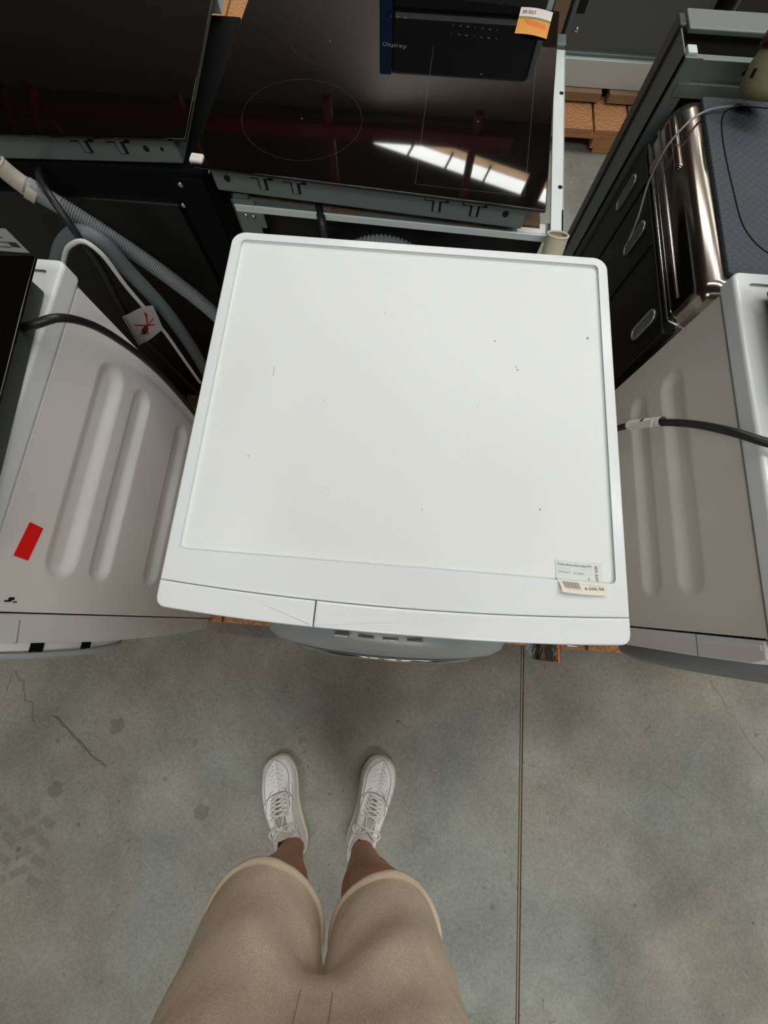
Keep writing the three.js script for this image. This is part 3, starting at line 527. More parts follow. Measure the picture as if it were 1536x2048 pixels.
{ // under the left hob
  const t = thing('dishwasher', 'black dishwasher under the upper left hob, hoses hanging off its rear', 'dishwasher');
  const x0 = -1.0, x1 = -0.405, zf = -0.765, zb = -1.19;
  part(t, 'body', bx(x0, x1, PAL, 0.945, zb, zf, 0.004), M.blackMatt);
  part(t, 'rear_cover', bx(x0 + 0.01, x1 - 0.07, 0.2, 0.893, zf - 0.005, zf + 0.016, 0.005), M.black);
  part(t, 'corner_post', bx(x1 - 0.062, x1 - 0.002, 0.2, 0.935, zf - 0.003, zf + 0.006, 0.002), M.blackMatt);
  part(t, 'side_rail', bx(x1 - 0.001, x1 + 0.0015, 0.928, 0.9305, zb + 0.05, zf - 0.02), M.galvBright);
  for (const [x, y] of [[-0.455, 0.925], [-0.47, 0.885]]) part(t, 'screw', new THREE.SphereGeometry(0.0055, 12, 8).scale(1, 1, 0.5).translate(x, y, zf + 0.0075), M.chrome);
  const plate = canvasTex(128, 64, (g, w, h) => { g.fillStyle = '#b4b6b4'; g.fillRect(0, 0, w, h); g.fillStyle = '#5a5c5c'; for (let i = 0; i < 4; i++) g.fillRect(10, 10 + i * 13, 60 + (i * 17) % 40, 4); g.fillStyle = '#2a2a2a'; g.fillRect(86, 36, 30, 14); });
  part(t, 'rating_plate', bx(-0.985, -0.895, 0.752, 0.812, zf + 0.0158, zf + 0.0168), std({ map: plate, roughness: 0.5 }), 'grey rating plate');
  const A = [[-0.71, 0.985, -0.69], [-0.702, 0.962, -0.69], [-0.66, 0.917, -0.69], [-0.598, 0.846, -0.69], [-0.537, 0.762, -0.69], [-0.486, 0.664, -0.69], [-0.452, 0.5, -0.69], [-0.43, 0.25, -0.68]];
  const hose = part(t, 'drain_hose', tubeVar([[-0.702, 0.958, -0.69], ...A.slice(2)], (q) => 0.0152 + (q > 0.06 ? 0.0011 * Math.sin(q * 6.283 * 200) : 0), 1600, 12), M.hose, 'grey ribbed drain hose');
  part(hose, 'hose_end', merge([tubeVar([[-0.718, 0.99, -0.69], [-0.712, 0.972, -0.69], [-0.7, 0.951, -0.69]], (q) => 0.0142 + 0.001 * q, 16, 20), tubeVar([[-0.702, 0.954, -0.69], [-0.692, 0.943, -0.69]], () => 0.0178, 4, 20), new THREE.TorusGeometry(0.0128, 0.0022, 8, 20).rotateX(-1.57).rotateZ(0.4).translate(-0.718, 0.99, -0.69)]), M.hoseEnd, 'beige rubber hose end');
  part(t, 'inlet_hose', tubeVar([[-0.765, 0.62, -0.645], [-0.757, 0.798, -0.645], [-0.71, 0.857, -0.645], [-0.666, 0.893, -0.645], [-0.629, 0.909, -0.648], [-0.602, 0.898, -0.648], [-0.589, 0.838, -0.645], [-0.567, 0.73, -0.64], [-0.57, 0.585, -0.64], [-0.6, 0.35, -0.64]], () => 0.0145, 120, 14), M.hoseSmooth, 'smooth grey inlet hose');
  const wc = part(t, 'white_cable', tubeVar([[-0.72, 0.7, -0.615], [-0.697, 0.849, -0.618], [-0.67, 0.885, -0.62], [-0.639, 0.909, -0.62], [-0.609, 0.917, -0.621], [-0.594, 0.897, -0.62], [-0.594, 0.82, -0.618], [-0.591, 0.763, -0.617], [-0.592, 0.677, -0.62], [-0.599, 0.578, -0.62], [-0.608, 0.456, -0.62]], () => 0.0042, 140, 10), M.cableW, 'thin white cable');
  const tagTex = canvasTex(128, 128, (g, w, h) => {
    g.fillStyle = '#bfbab6'; g.fillRect(0, 0, w, h); g.fillStyle = '#8f8c8a'; g.fillRect(4, 4, 8, 120); g.fillStyle = '#1d1818'; g.beginPath(); g.ellipse(58, 84, 18, 13, -0.5, 0, 7); g.fill();
    g.strokeStyle = '#a01820'; g.lineWidth = 5; for (const [a, b, c, d] of [[30, 46, 100, 88], [88, 30, 62, 108], [34, 92, 106, 62], [84, 22, 80, 60]]) { g.beginPath(); g.moveTo(a, b); g.lineTo(c, d); g.stroke(); }
  });
  const c0 = [-0.652, 0.741, -0.606], c1 = [-0.556, 0.784, -0.61], c2 = [-0.582, 0.699, -0.606], c3 = [-0.678, 0.637, -0.606];
  part(wc, 'warning_tag', gridGeo(10, 10, (u, v) => [0, 1, 2].map((k) => lerp(lerp(c0[k], c1[k], u), lerp(c3[k], c2[k], u), 1 - v) + (k === 2 ? 0.006 * Math.sin(u * 5 + v * 2) * u : 0))), std({ map: tagTex, roughness: 0.8, side: THREE.DoubleSide }), 'white paper tag with a red crossed out picture');
  part(t, 'power_cable', tubeVar([[-0.712, 0.935, -0.762], [-0.688, 0.952, -0.715], [-0.646, 0.962, -0.665], [-0.627, 0.928, -0.638], [-0.628, 0.855, -0.632], [-0.648, 0.752, -0.622], [-0.655, 0.6, -0.62], [-0.64, 0.35, -0.62]], () => 0.0065, 120, 10), M.cable, 'black power cable');
}
{ // right: tub with a quilted pad on top
  const t = thing('dishwasher', 'stainless steel dishwasher tub with dark quilted pad, behind the front right washing machine', 'dishwasher');
  const x0 = 0.552, x1 = 1.15, zf = -0.64, zb = -1.19, y1 = 0.876;
  part(t, 'tub', bx(x0, x1, 0.5, y1, zb, zf, 0.045, 6), M.steel, 'polished stainless steel tub');
  part(t, 'tub_flange', merge([tube([[x0 - 0.001, 0.818, zb + 0.03], [x0 - 0.001, 0.818, zf - 0.05]], 0.0025, 2, 8), tube([[x0 - 0.004, 0.79, zb + 0.03], [x0 - 0.004, 0.79, zf - 0.02]], 0.0025, 2, 8), tube([[x0 - 0.002, 0.79, zf - 0.02], [x0 + 0.02, 0.79, zf + 0.004], [x0 + 0.5, 0.79, zf + 0.004]], 0.0025, 8, 8)]), M.chrome);
  const dents = []; for (const [za, zb_] of [[-1.14, -1.0]]) dents.push(new THREE.CapsuleGeometry(0.008, zb_ - za, 6, 12).rotateX(Math.PI / 2).translate(x0 + 0.006, 0.852, (za + zb_) / 2));
  part(t, 'tub_bead', merge(dents), M.steel);
  const pad = part(t, 'pad', slab(roundRect(x0 + 0.05, x1 - 0.05, zb + 0.025, zf - 0.052, 0.008), y1 - 0.002, y1 + 0.007, 0.002), M.mat, 'dark grey quilted sound pad');
  { const p = pad.geometry.attributes.position, u = pad.geometry.attributes.uv; for (let i = 0; i < p.count; i++) u.setXY(i, p.getX(i) * 2.2, p.getZ(i) * 2.2); }
  part(pad, 'pad_outline', tube([[1.0, y1 + 0.0068, zf - 0.1], [0.70, y1 + 0.0068, zf - 0.1], [0.652, y1 + 0.0068, zf - 0.15], [0.636, y1 + 0.0068, -0.9], [0.64, y1 + 0.0068, zb + 0.08], [0.665, y1 + 0.0068, zb + 0.055], [0.8, y1 + 0.0068, zb + 0.05]], 0.0016, 60, 6), M.blackMatt);
  const side = part(t, 'side_cover', bx(x0 - 0.006, x0 + 0.02, 0.14, 0.775, zb + 0.01, zf, 0.004), M.black, 'black side cover with oval slots');
  part(side, 'cover_rib', bx(x0 - 0.0085, x0 - 0.003, 0.14, 0.77, -0.892, -0.884, 0.001), M.black);
  part(side, 'cover_rib', bx(x0 - 0.0085, x0 - 0.003, 0.14, 0.77, -1.072, -1.064, 0.001), M.black);
  part(side, 'cover_rib', bx(x0 - 0.0085, x0 - 0.003, 0.56, 0.566, -0.88, zf - 0.005, 0.001), M.black);
  for (const [y, z] of [[0.72, -0.705], [0.715, -0.962], [0.70, -1.13], [0.5, -0.69]]) {
    const ring = []; for (let i = 0; i < 28; i++) { const a = i / 28 * 6.2832; ring.push([x0 - 0.0075, y + 0.026 * Math.sign(Math.sin(a)) * (Math.abs(Math.sin(a)) > 0.02 ? 1 : 0) + 0.014 * Math.sin(a), z + 0.014 * Math.cos(a)]); }
    const rg = part(side, 'slot_ring', tube(ring, 0.0034, 56, 6, true), M.silver);
    part(rg, 'slot_insert', bx(x0 - 0.0078, x0 - 0.005, y - 0.036, y + 0.036, z - 0.011, z + 0.011, 0.001), M.greyPlastic);
  }
  part(t, 'base', bx(x0, x1, PAL, 0.145, zb, zf, 0.004), M.blackMatt);
  part(t, 'tank', bx(x0 + 0.022, x1, 0.145, 0.52, zb + 0.01, zf), M.blackMatt);
  // galvanised door frame at the far end: uprights and cross rails
  const fr = part(t, 'door_frame', merge([bx(0.535, 0.575, PAL, 0.925, -1.212, -1.198, 0.001), bx(0.535, 0.5385, PAL, 0.925, -1.29, -1.198, 0.001), bx(0.575, 1.16, 0.885, 0.92, -1.222, -1.205, 0.001), bx(0.55, 1.16, 0.86, 0.885, -1.206, -1.196, 0.001)]), M.galv, 'galvanised door frame');
  part(fr, 'door_edge', bx(0.53, 1.16, 0.14, 0.93, -1.33, -1.29, 0.004), M.darkPanel);
  part(fr, 'frame_cap', bx(0.54, 0.56, 0.9, 0.93, -1.23, -1.205, 0.002), M.galvBright);
  part(fr, 'door_top_strip', bx(0.545, 1.16, 0.925, 0.935, -1.335, -1.27, 0.003), M.galv);
  for (const x of [0.68, 0.74]) part(fr, 'screw_hole', cylZ(x, 0.903, -1.2052, -1.2045, 0.004, 12), M.hole);
  const w = part(t, 'sensor_wire', tubeVar([[0.672, 0.892, -1.13], [0.655, 0.89, -1.127], [0.62, 0.888, -1.12], [0.59, 0.887, -1.105], [0.56, 0.882, -1.08], [0.541, 0.85, -1.065], [0.5405, 0.79, -1.05], [0.5405, 0.74, -0.995], [0.541, 0.7, -0.97]], () => 0.0024, 90, 8), M.cableG, 'thin grey wire');
  part(w, 'wire_flag', gridGeo(2, 2, (u, v) => [0.536 - 0.004 * u, lerp(0.80, 0.832, v), lerp(-1.075, -1.05, u)]), std({ color: rgb(150, 148, 144), roughness: 0.7, side: THREE.DoubleSide }));
}
{ // pale plastic filter on the quilted pad
  const t = thing('filter_cup', 'pale olive plastic cup with maroon rim on the quilted pad', 'plastic cup', [0.692, 0.883, -1.115]);
  const L = (p, n = 36) => new THREE.LatheGeometry(p.map(([a, b]) => new THREE.Vector2(a, b)), n);
  const cup = part(t, 'cup', L([[0.0001, 0], [0.04, 0], [0.047, 0.02], [0.048, 0.05], [0.042, 0.074], [0.03, 0.082]]), M.olive);
  for (let i = 0; i < 8; i++) part(cup, 'slot', bx(0.0455, 0.0485, 0.03, 0.043, -0.004, 0.004, 0.001).rotateY(i * 0.785 + 0.3), M.hole);
  part(t, 'rim', L([[0.03, 0.076], [0.047, 0.07], [0.05, 0.082], [0.046, 0.094], [0.03, 0.097], [0.0001, 0.095]]), M.maroon, 'maroon plastic rim');
  t.rotation.x = -0.45; t.position.y += 0.026;
}

// ------------------------------------------------------------------ appliances in the rows further back
{
  const t = thing('appliance_cabinet', 'plain grey appliance cabinet on a pallet across the back aisle', 'cabinet', [0, PAL, -0.075]);
  part(t, 'shell', bx(0.58, 1.19, 0.15, 0.86, -3.1, -2.5, 0.006), M.greyPanel);
  part(t, 'base_strip', bx(0.57, 1.19, 0.045, 0.145, -3.08, -2.47, 0.004), M.galvBright, 'bright metal base strip');
  part(t, 'base_ledge', bx(0.57, 1.19, 0.146, 0.158, -3.08, -2.485, 0.004), M.galv);
  part(t, 'card_packing', merge([bx(0.62, 0.86, 0.01, 0.044, -2.49, -2.44), bx(0.9, 1.1, 0.01, 0.044, -2.49, -2.44)]), M.card);
  part(t, 'skid', bx(0.57, 1.19, 0, 0.044, -3.05, -2.5), M.blackMatt);
  part(t, 'grip_slit', bx(0.69, 0.78, 0.322, 0.33, -2.5015, -2.499), M.galvBright);
  part(t, 'vent_hole', bx(0.62, 0.66, 0.27, 0.32, -2.5015, -2.499), M.hole);
  part(t, 'screw', new THREE.SphereGeometry(0.011, 12, 8).translate(0.65, 0.222, -2.5), M.chrome);
  part(t, 'date_label', bx(1.06, 1.1, 0.07, 0.11, -2.4705, -2.4695), M.greyPlastic);
}
{
  const t = thing('appliance_cabinet', 'dark appliance cabinet at the top right corner behind the dishwasher tub', 'cabinet', [0, PAL, 0]);
  part(t, 'shell', bx(1.22, 1.8, 0.04, 0.86, -3.1, -2.46, 0.008), M.darkPanel);
  part(t, 'edge_trim', bx(1.212, 1.22, 0.04, 0.86, -2.475, -2.455, 0.002), M.galv);
  part(t, 'foot', bx(1.26, 1.76, 0, 0.04, -3.05, -2.52), M.blackMatt);
}
{ // slim appliance right behind the centre hob, mirrored in its glass; only its lower edge shows directly
  const t = thing('slim_appliance', 'slim dark appliance just behind the centre hob, blue film on its left edge', 'appliance', [0, 0, 0]);
  part(t, 'shell', bx(-0.09, 0.225, 0.105, 1.155, -1.72, -1.235, 0.006), std({ color: rgb(54, 58, 57), roughness: 0.4 }));
  part(t, 'protective_film', bx(-0.118, -0.09, 0.15, 1.155, -1.4, -1.232, 0.003), M.blueFilm, 'blue protective film');
  part(t, 'trim_strip', bx(-0.085, 0.22, 1.052, 1.062, -1.24, -1.23, 0.002), M.galvBright);
  part(t, 'side_seal', bx(0.2255, 0.238, 0.15, 1.15, -1.29, -1.235, 0.002), M.galvBright);
  part(t, 'card_edge', bx(0.243, 0.275, 0.15, 1.1, -1.33, -1.25, 0.001), M.card);
  part(t, 'side_strip', bx(0.28, 0.289, 0.15, 1.1, -1.3, -1.24, 0.001), M.galv);
  part(t, 'base', bx(-0.1, 0.28, PAL, 0.16, -1.38, -1.26), M.blackMatt);
}

// ------------------------------------------------------------------ the person looking down
function shoe(parent, heel, dir, mirror) {
  // foot coordinates: f forward from the heel, l sideways (inner side positive), y up
  const s = Math.hypot(...dir), fx = dir[0] / s, fz = dir[1] / s, len = 0.305, k = mirror;
  const W = (f, l, y) => [heel[0] + fx * f - fz * l * k, y, heel[1] + fz * f + fx * l * k];
  const g = new THREE.Group(); g.name = 'sneaker'; parent.add(g); g.userData.label = 'white leather sneaker';
  // outline of the sole: [f, half width inner, half width outer]
  const prof = [[0, 0.0], [0.006, 0.02], [0.02, 0.033], [0.05, 0.045], [0.1, 0.044], [0.15, 0.046], [0.2, 0.0535], [0.235, 0.0565], [0.265, 0.051], [0.287, 0.041], [0.299, 0.027], [0.3042, 0.0125], [0.305, 0.0]];
  const cu = new THREE.CatmullRomCurve3(prof.map(([f, w]) => V(f, 0, w)), false, 'centripetal');
  const N = 60, half = (q) => { const p = cu.getPoint(clamp(q)); return [p.x, Math.max(0, p.z)]; };
  const bias = (f) => 0.009 * sstep(0.14, 0.3, f);       // the front of the foot turns slightly inward
  const ring = (grow) => { const o = []; for (let i = 0; i <= N; i++) { const [f, w] = half(i / N); o.push([f + (f > 0.15 ? grow : -grow) * (i === 0 || i === N ? 1 : 0.4), w + grow + bias(f)]); } for (let i = N - 1; i > 0; i--) { const [f, w] = half(i / N); o.push([f, -(w + grow) + bias(f)]); } return o; };
  const sole = (() => {
    const lay = [[0.0, -0.003], [0.003, 0.0015], [0.012, 0.0035], [0.024, 0.004], [0.029, 0.0025], [0.03, -0.002]], n = ring(0).length, pos = [], idx = [];
    for (const [y, gr] of lay) for (const [f, l] of ring(gr)) pos.push(...W(f, l, y + 0.004 * sstep(0.24, 0.305, f)));
    for (let a = 0; a < lay.length - 1; a++) for (let i = 0; i < n; i++) { const j = (i + 1) % n, p = a * n + i, q = a * n + j; idx.push(p, q, p + n, q, q + n, p + n); }
    for (const a of [0, lay.length - 1]) { const c = pos.length / 3; pos.push(...W(0.15, 0, lay[a][0])); for (let i = 0; i < n; i++) idx.push(a * n + i, a * n + (i + 1) % n, c); }
    const ge = new THREE.BufferGeometry(); ge.setAttribute('position', new THREE.Float32BufferAttribute(pos, 3)); ge.setAttribute('uv', new THREE.Float32BufferAttribute(pos.length / 3 * 2, 2)); ge.setIndex(idx); ge.computeVertexNormals(); return ge;
  })();
  part(g, 'sole', sole, M.sole);
  // upper: blends from the sole's edge to an inner edge (collar, lacing gap, middle of the toe)
  const inner = [[0.0, 0.016, 0, 0.094], [0.15, 0.028, 0.022, 0.096], [0.32, 0.07, 0.031, 0.09], [0.42, 0.105, 0.024, 0.098], [0.48, 0.125, 0.017, 0.1], [0.6, 0.165, 0.014, 0.083], [0.68, 0.19, 0.011, 0.07], [0.715, 0.2, 0.0, 0.067], [0.78, 0.222, 0, 0.062], [0.88, 0.25, 0, 0.056], [0.95, 0.272, 0, 0.05], [1, 0.287, 0, 0.043]];
  const inn = (q) => { let i = 0; while (i < inner.length - 2 && q > inner[i + 1][0]) i++; const a = inner[i], b = inner[i + 1], t = sstep(0, 1, (q - a[0]) / (b[0] - a[0])) * 0.4 + 0.6 * (q - a[0]) / (b[0] - a[0]); return [1, 2, 3].map((c) => lerp(a[c], b[c], t)); };
  const U = (q, v, sgn, out = 0) => {
    const [f0, w] = half(q), [f1, l1, y1] = inn(q), th = v * Math.PI / 2, e = lerp(0.62, 0.85, sstep(0.5, 0.8, q)), c = Math.pow(Math.cos(th), e), si = Math.pow(Math.sin(th), e);
    const f = lerp(f1, f0, c), l = lerp(l1, w, c) + out * c, y = lerp(0.026, y1, si) + out * si;
    return W(f, sgn * l + bias(f), y + 0.002 * sstep(0.24, 0.305, f));
  };
  const nu = 90, nv = 22, halves = [];
  for (const sgn of [1, -1]) halves.push(gridGeo(nu, nv, (a, b) => U(a * 0.716, Math.min(b, 0.9999), sgn)));
  halves.push(gridGeo(40, 48, (a, b) => U(lerp(0.714, 1, a), Math.min(b < 0.5 ? 2 * b : 2 - 2 * b, 0.9999), b < 0.5 ? 1 : -1)));
  part(g, 'upper', merge(halves), std({ color: rgb(246, 244, 240), roughness: 0.5, side: THREE.DoubleSide }));
  const line = (fn, n, r) => tube(Array.from({ length: n + 1 }, (_, i) => fn(i / n)), r, n * 3, 6);
  // overlays: toe guard edge, side panel edge, eyestay
  const seams = [], lea = [];
  for (const sgn of [1, -1]) {
    seams.push(line((q) => U(lerp(0.56, 1, q), lerp(0.72, 0.44, sstep(0, 0.4, q)), sgn, 0.0006), 16, 0.0011));
    seams.push(line((q) => U(lerp(0.02, 0.6, q), 0.45 + 0.1 * Math.sin(q * 3), sgn, 0.0006), 14, 0.0009));
    seams.push(line((q) => U(lerp(0.5, 0.71, q), lerp(0.72, 0.86, q), sgn, 0.0008), 10, 0.001));
    seams.push(line((q) => U(lerp(0.18, 0.26, q), lerp(0.05, 0.7, q), sgn, 0.0006), 8, 0.0008));
    lea.push(line((q) => U(lerp(0, 0.47, q), 0.999, sgn, 0.002), 26, 0.0052));      // padded collar
    lea.push(line((q) => U(lerp(0.47, 0.715, q), 0.985, sgn, 0.001), 14, 0.0026));  // eyestay edge
  }
  // the edge of the toe cap in front of the laces runs straight across the foot: look up where each strip of the upper reaches it
  const lace = (v, f0) => { let a = 0.4, b = 0.8; for (let i = 0; i < 30; i++) { const m = (a + b) / 2, [p] = half(m), [r] = inn(m), c = Math.pow(Math.cos(v * Math.PI / 2), lerp(0.62, 0.85, sstep(0.5, 0.8, m))); lerp(r, p, c) < f0 ? (a = m) : (b = m); } return (a + b) / 2; };
  seams.push(line((q) => { const w = Math.abs(2 * q - 1), v = Math.min(0.98, 1 - 0.55 * w); return U(lace(v, 0.212 - 0.03 * w * w), v, q < 0.5 ? 1 : -1, 0.0008); }, 24, 0.0013));
  part(g, 'stitching', merge(seams), M.stitch); part(g, 'collar', merge(lea), M.leather);
  const eye = [], holes = [], laces = [];
  for (const sgn of [1, -1]) for (let i = 0; i < 6; i++) { const p = U(0.505 + i * 0.034, 0.9, sgn, 0.001); eye.push(new THREE.SphereGeometry(0.0021, 8, 6).scale(1, 0.6, 1).translate(...p)); }
  for (let r = 0; r < 6; r++) for (let c = -3; c <= 3; c++) { const q = 0.755 + r * 0.032, v = 1 - Math.abs(c) * (0.1 + r * 0.012) - (r % 2) * 0.03; if (v < 0.62) continue; const p = U(q, Math.min(v, 0.98), c < 0 ? -1 : 1, 0.0003); holes.push(new THREE.SphereGeometry(0.0013, 6, 5).scale(1, 0.5, 1).translate(...p)); }
  part(g, 'eyelets', merge(eye), M.stitch); part(g, 'perforations', merge(holes), std({ color: rgb(92, 90, 88), roughness: 0.9 }));
  part(g, 'tongue', gridGeo(16, 8, (u, v) => { const f = lerp(0.198, 0.098, u), w = lerp(0.018, 0.031, u), l = (v - 0.5) * 2; const y = lerp(0.061, 0.116, Math.pow(u, 0.9)) - 0.012 * l * l; return W(f, l * w + bias(f), y); }), std({ color: rgb(206, 200, 190), roughness: 0.9, side: THREE.DoubleSide }));
  for (let i = 0; i < 6; i++) {
    const q = 0.505 + i * 0.034, a = U(q, 0.9, 1, 0.002), b = U(i < 5 ? q + 0.034 : q, 0.9, -1, 0.002), m = [0, 1, 2].map((c) => (a[c] + b[c]) / 2 + (c === 1 ? 0.006 : 0)); laces.push(tube([a, m, b], 0.0026, 12, 6));
    if (i < 5) { const a2 = U(q + 0.034, 0.9, 1, 0.002), b2 = U(q, 0.9, -1, 0.002), m2 = [0, 1, 2].map((c) => (a2[c] + b2[c]) / 2 + (c === 1 ? 0.0075 : 0)); laces.push(tube([a2, m2, b2], 0.0026, 12, 6)); }
  }
  const kn = W(0.128, 0, 0.113);                          // bow: two loops and two ends
  for (const sg of [1, -1]) {
    const o = (df, dl, dy) => W(0.128 + df * 0.8, dl * 0.72 * sg, 0.113 + dy);
    laces.push(tube([kn, o(-0.012, 0.022, 0.004), o(-0.03, 0.05, -0.012), o(-0.02, 0.062, -0.022), o(0.0, 0.046, -0.008), o(0.004, 0.018, 0.003), kn], 0.0026, 36, 6));
    laces.push(tube([kn, o(0.012, 0.012, 0.002), o(0.035, 0.02, -0.012), o(0.06, 0.034, -0.03)], 0.0025, 20, 6));
  }
  laces.push(new THREE.SphereGeometry(0.006, 10, 8).translate(...kn));
  part(g, 'laces', merge(laces), M.lace);
  // inside of the shoe
  part(g, 'sock', (() => { const p = []; for (let i = 0; i < 24; i++) { const a = i / 24 * 6.2832; p.push(W(0.062 + 0.045 * Math.cos(a), 0.031 * Math.sin(a), 0.1 + 0.006 * Math.cos(a))); } return tube(p, 0.0045, 60, 8, true); })(), M.sock);
}
{
  const t = thing('person', 'person in beige shorts and white sneakers looking down at their feet', 'person', [0, 0, 0]);
  const jt = {
    lA: [-0.231, 0.07, 0.745], lC: [-0.212, 0.33, 0.695], lK: [-0.203, 0.48, 0.632], lH: [-0.16, 0.88, 0.68],
    rA: [-0.014, 0.07, 0.732], rC: [0.014, 0.33, 0.685], rK: [0.032, 0.48, 0.622], rH: [0.03, 0.88, 0.67],
  };
  const S = (x, y, z) => {                                // skin: legs, trunk, arms, neck, head
    let d = 1;
    if (y < 1.0) for (const q of ['l', 'r']) {
      const A = jt[q + 'A'], C = jt[q + 'C'], K = jt[q + 'K'], H = jt[q + 'H'], foot = q === 'l' ? [-0.262, 0.05, 0.68] : [-0.004, 0.05, 0.66];
      let e = smin(capsule(x, y, z, A, C, 0.031, 0.063), capsule(x, y, z, C, K, 0.064, 0.071), 0.03);
      e = smin(e, capsule(x, y, z, [C[0], C[1] + 0.03, C[2] + 0.018], [A[0], 0.2, A[2] + 0.004], 0.044, 0.03), 0.03);
      e = smin(e, capsule(x, y, z, K, H, 0.06, 0.082), 0.03);
      e = smin(e, capsule(x, y, z, [A[0], 0.062, A[2] + 0.005], foot, 0.028, 0.018), 0.03);
      d = Math.min(d, e);
    }
    if (y > 0.7) {
      d = smin(d, ellipsoid(x, y, z, [-0.065, 0.93, 0.69], [0.17, 0.15, 0.115]), 0.05);
      d = smin(d, capsule(x, y, z, [-0.065, 1.0, 0.69], [-0.06, 1.32, 0.70], 0.125, 0.13), 0.05);
      d = smin(d, capsule(x, y, z, [-0.19, 1.4, 0.70], [0.07, 1.4, 0.70], 0.07, 0.07), 0.06);
      d = smin(d, capsule(x, y, z, [-0.06, 1.4, 0.69], [-0.055, 1.54, 0.64], 0.055, 0.052), 0.03);
      d = smin(d, ellipsoid(x, y, z, [-0.05, 1.645, 0.6], [0.076, 0.115, 0.098]), 0.03);
      d = smin(d, ellipsoid(x, y, z, [-0.05, 1.575, 0.55], [0.05, 0.05, 0.05]), 0.04);
      d = smin(d, capsule(x, y, z, [-0.05, 1.625, 0.507], [-0.05, 1.598, 0.488], 0.012, 0.015), 0.015);
      for (const sx of [-1, 1]) {
        const sh = [-0.06 + sx * 0.19, 1.4, 0.7], el = [-0.04 + sx * 0.27, 1.2, 0.52], wr = [-0.016 + sx * 0.13, 1.475, 0.2], pa = [-0.016 + sx * 0.108, 1.545, 0.11];
        d = smin(d, smin(capsule(x, y, z, sh, el, 0.055, 0.043), capsule(x, y, z, el, wr, 0.042, 0.028), 0.03), 0.03);
        let h = capsule(x, y, z, wr, pa, 0.027, 0.03);
        for (let i = 0; i < 4; i++) { const b = [pa[0] - sx * 0.004, pa[1] + 0.028 - i * 0.019, pa[2] - 0.02], m = [b[0] + sx * 0.004, b[1] + 0.006, b[2] - 0.045 + i * 0.003], e = [b[0] - sx * 0.022, b[1] + 0.004, b[2] - 0.06 + i * 0.004]; h = smin(h, Math.min(capsule(x, y, z, b, m, 0.0095, 0.0088), capsule(x, y, z, m, e, 0.0088, 0.008)), 0.008); }
        h = smin(h, Math.min(capsule(x, y, z, [pa[0], pa[1], pa[2] + 0.03], [pa[0] - sx * 0.035, pa[1] + 0.03, pa[2] + 0.005], 0.013, 0.011), capsule(x, y, z, [pa[0] - sx * 0.035, pa[1] + 0.03, pa[2] + 0.005], [pa[0] - sx * 0.05, pa[1] + 0.036, pa[2] - 0.018], 0.011, 0.009)), 0.01);
        d = smin(d, h, 0.015);
        d = Math.min(d, ellipsoid(x, y, z, [-0.05 + sx * 0.077, 1.64, 0.615], [0.012, 0.032, 0.02]));
        d = Math.max(d, -ellipsoid(x, y, z, [-0.05 + sx * 0.032, 1.645, 0.503], [0.016, 0.009, 0.012]));
      }
    }
    return d;
  };
  const skin = mergeGeometries([netSurface(S, [-0.36, 0.02, 0.52], [0.16, 0.7, 0.85], 0.008), netSurface(S, [-0.42, 0.66, 0.0], [0.36, 1.8, 0.9], 0.012)]);
  part(t, 'body', skin, M.skin);
  // shorts: loose legs joined at the seat, cut open at the hems, with folds
  const fold = (x, y, z) => 0.007 * Math.sin(30 * (y - 0.72) + 20 * Math.abs(x + 0.06)) * Math.exp(-((Math.abs(x + 0.06) - 0.09) ** 2) / 0.006 - ((y - 0.7) ** 2) / 0.012) + 0.0025 * Math.sin(x * 31 + y * 17) * Math.sin(y * 23 - x * 9);
  const legL = [[-0.213, 0.47, 0.662], [-0.176, 0.86, 0.672]], legR = [[0.048, 0.47, 0.655], [0.07, 0.86, 0.665]];
  const SH = (x, y, z) => {
    const a = capsule(x, y, z, legL[0], legL[1], 0.121, 0.138), b = capsule(x, y, z, legR[0], legR[1], 0.108, 0.142);
    let d = smin(a, b, 0.012 + 0.05 * sstep(0.6, 0.78, y));
    d = smin(d, capsule(x, y, z, [-0.066, 0.765, 0.645], [-0.056, 0.92, 0.66], 0.08, 0.11), 0.05);
    d = smin(d, ellipsoid(x, y, z, [-0.048, 0.9, 0.68], [0.24, 0.16, 0.15]), 0.06);
    return d - fold(x, y, z);
  };
  const hem = 0.512;
  const shell = (x, y, z) => { const d = SH(x, y, z); return Math.max(Math.max(d, -(d + 0.012)), hem - y, y - 1.0); };
  const shorts = part(t, 'shorts', netSurface(shell, [-0.4, 0.49, 0.47], [0.3, 1.02, 0.9], 0.0065), M.knit, 'beige jersey shorts with rolled hems');
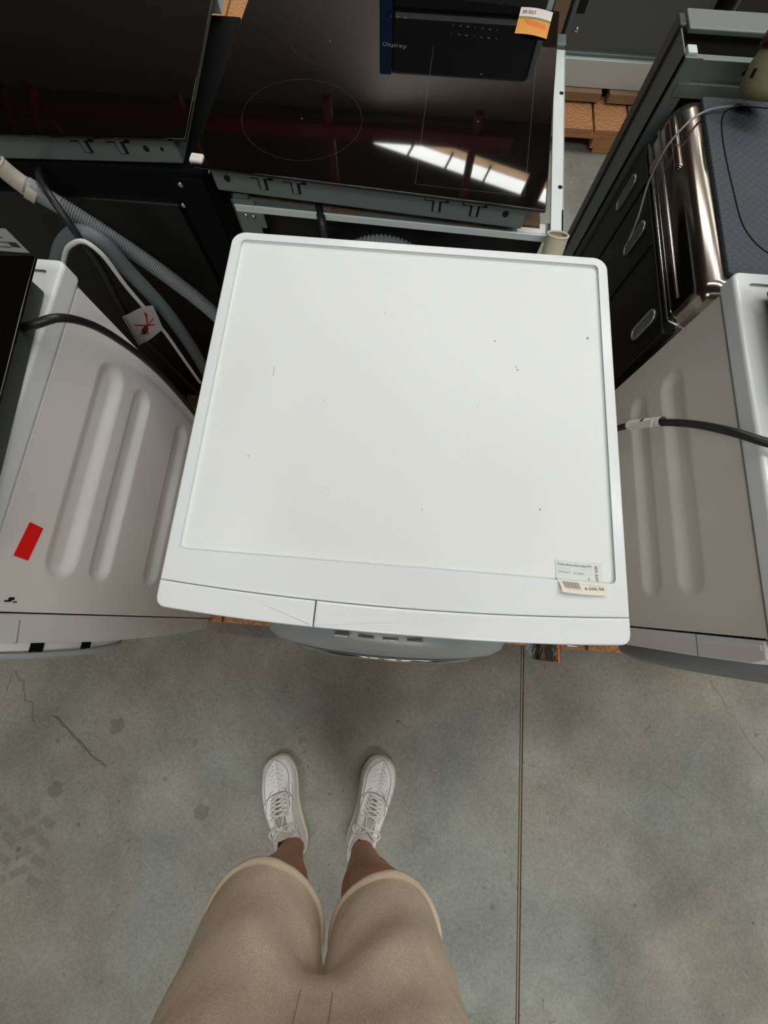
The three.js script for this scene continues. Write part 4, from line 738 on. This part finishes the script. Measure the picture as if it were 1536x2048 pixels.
  for (const sg of [-1, 1]) {                              // rolled hem: a soft roll that follows the edge of the leg
    const c = sg < 0 ? legL[0] : legR[0], p = [];
    for (let i = 0; i < 40; i++) {
      const a = i / 40 * 6.2832; let r = 0.08;
      while (SH(c[0] + r * Math.cos(a), hem, c[2] + r * Math.sin(a)) < 0 && r < 0.15) r += 0.001;
      p.push([c[0] + (r + 0.001) * Math.cos(a), hem - 0.002 + 0.004 * Math.sin(a * 3 + sg), c[2] + (r + 0.001) * Math.sin(a)]);
    }
    part(shorts, 'rolled_hem', tubeVar(p, (q) => 0.0075 + 0.0012 * Math.sin(q * 19), 120, 10, true), M.knit);
  }
  for (const x of [-0.04, -0.088]) { const p = []; for (let i = 0; i <= 12; i++) { const y = lerp(0.77, 0.96, i / 12); let z = 0.45; while (SH(x, y, z) > 0 && z < 0.75) z += 0.001; p.push([x, y, z - 0.0004]); } part(shorts, 'seam', tube(p, 0.001, 30, 5), std({ color: rgb(176, 160, 138), roughness: 0.95 })); }
  const TS = (x, y, z) => {
    let d = smin(ellipsoid(x, y, z, [-0.063, 0.98, 0.685], [0.2, 0.17, 0.145]), capsule(x, y, z, [-0.065, 1.05, 0.69], [-0.06, 1.33, 0.7], 0.15, 0.15), 0.06);
    d = smin(d, capsule(x, y, z, [-0.19, 1.4, 0.7], [0.07, 1.4, 0.7], 0.085, 0.085), 0.05);
    for (const sx of [-1, 1]) d = smin(d, capsule(x, y, z, [-0.06 + sx * 0.19, 1.4, 0.7], [-0.045 + sx * 0.245, 1.27, 0.58], 0.075, 0.072), 0.03);
    return Math.max(d, -(d + 0.03), 0.95 - y, y - 1.47);
  };
  part(t, 't_shirt', netSurface(TS, [-0.45, 0.93, 0.45], [0.32, 1.5, 0.9], 0.011), M.shirt);
  part(t, 'hair', netSurface((x, y, z) => Math.max(ellipsoid(x, y, z, [-0.05, 1.655, 0.61], [0.085, 0.122, 0.108]) + 0.004 * Math.sin(x * 90) * Math.sin(z * 70), 0.012 - (z - 0.545) - (y - 1.68) * 0.8), [-0.16, 1.5, 0.45], [0.06, 1.82, 0.76], 0.008), M.hair);
  shoe(t, [-0.217, 0.797], [-0.126, -0.29], 1);
  shoe(t, [-0.031, 0.785], [0.083, -0.316], -1);
}

scene.traverse((o) => { if (o.isMesh) { o.castShadow = true; o.receiveShadow = true; } });
renderer.render(scene, camera);
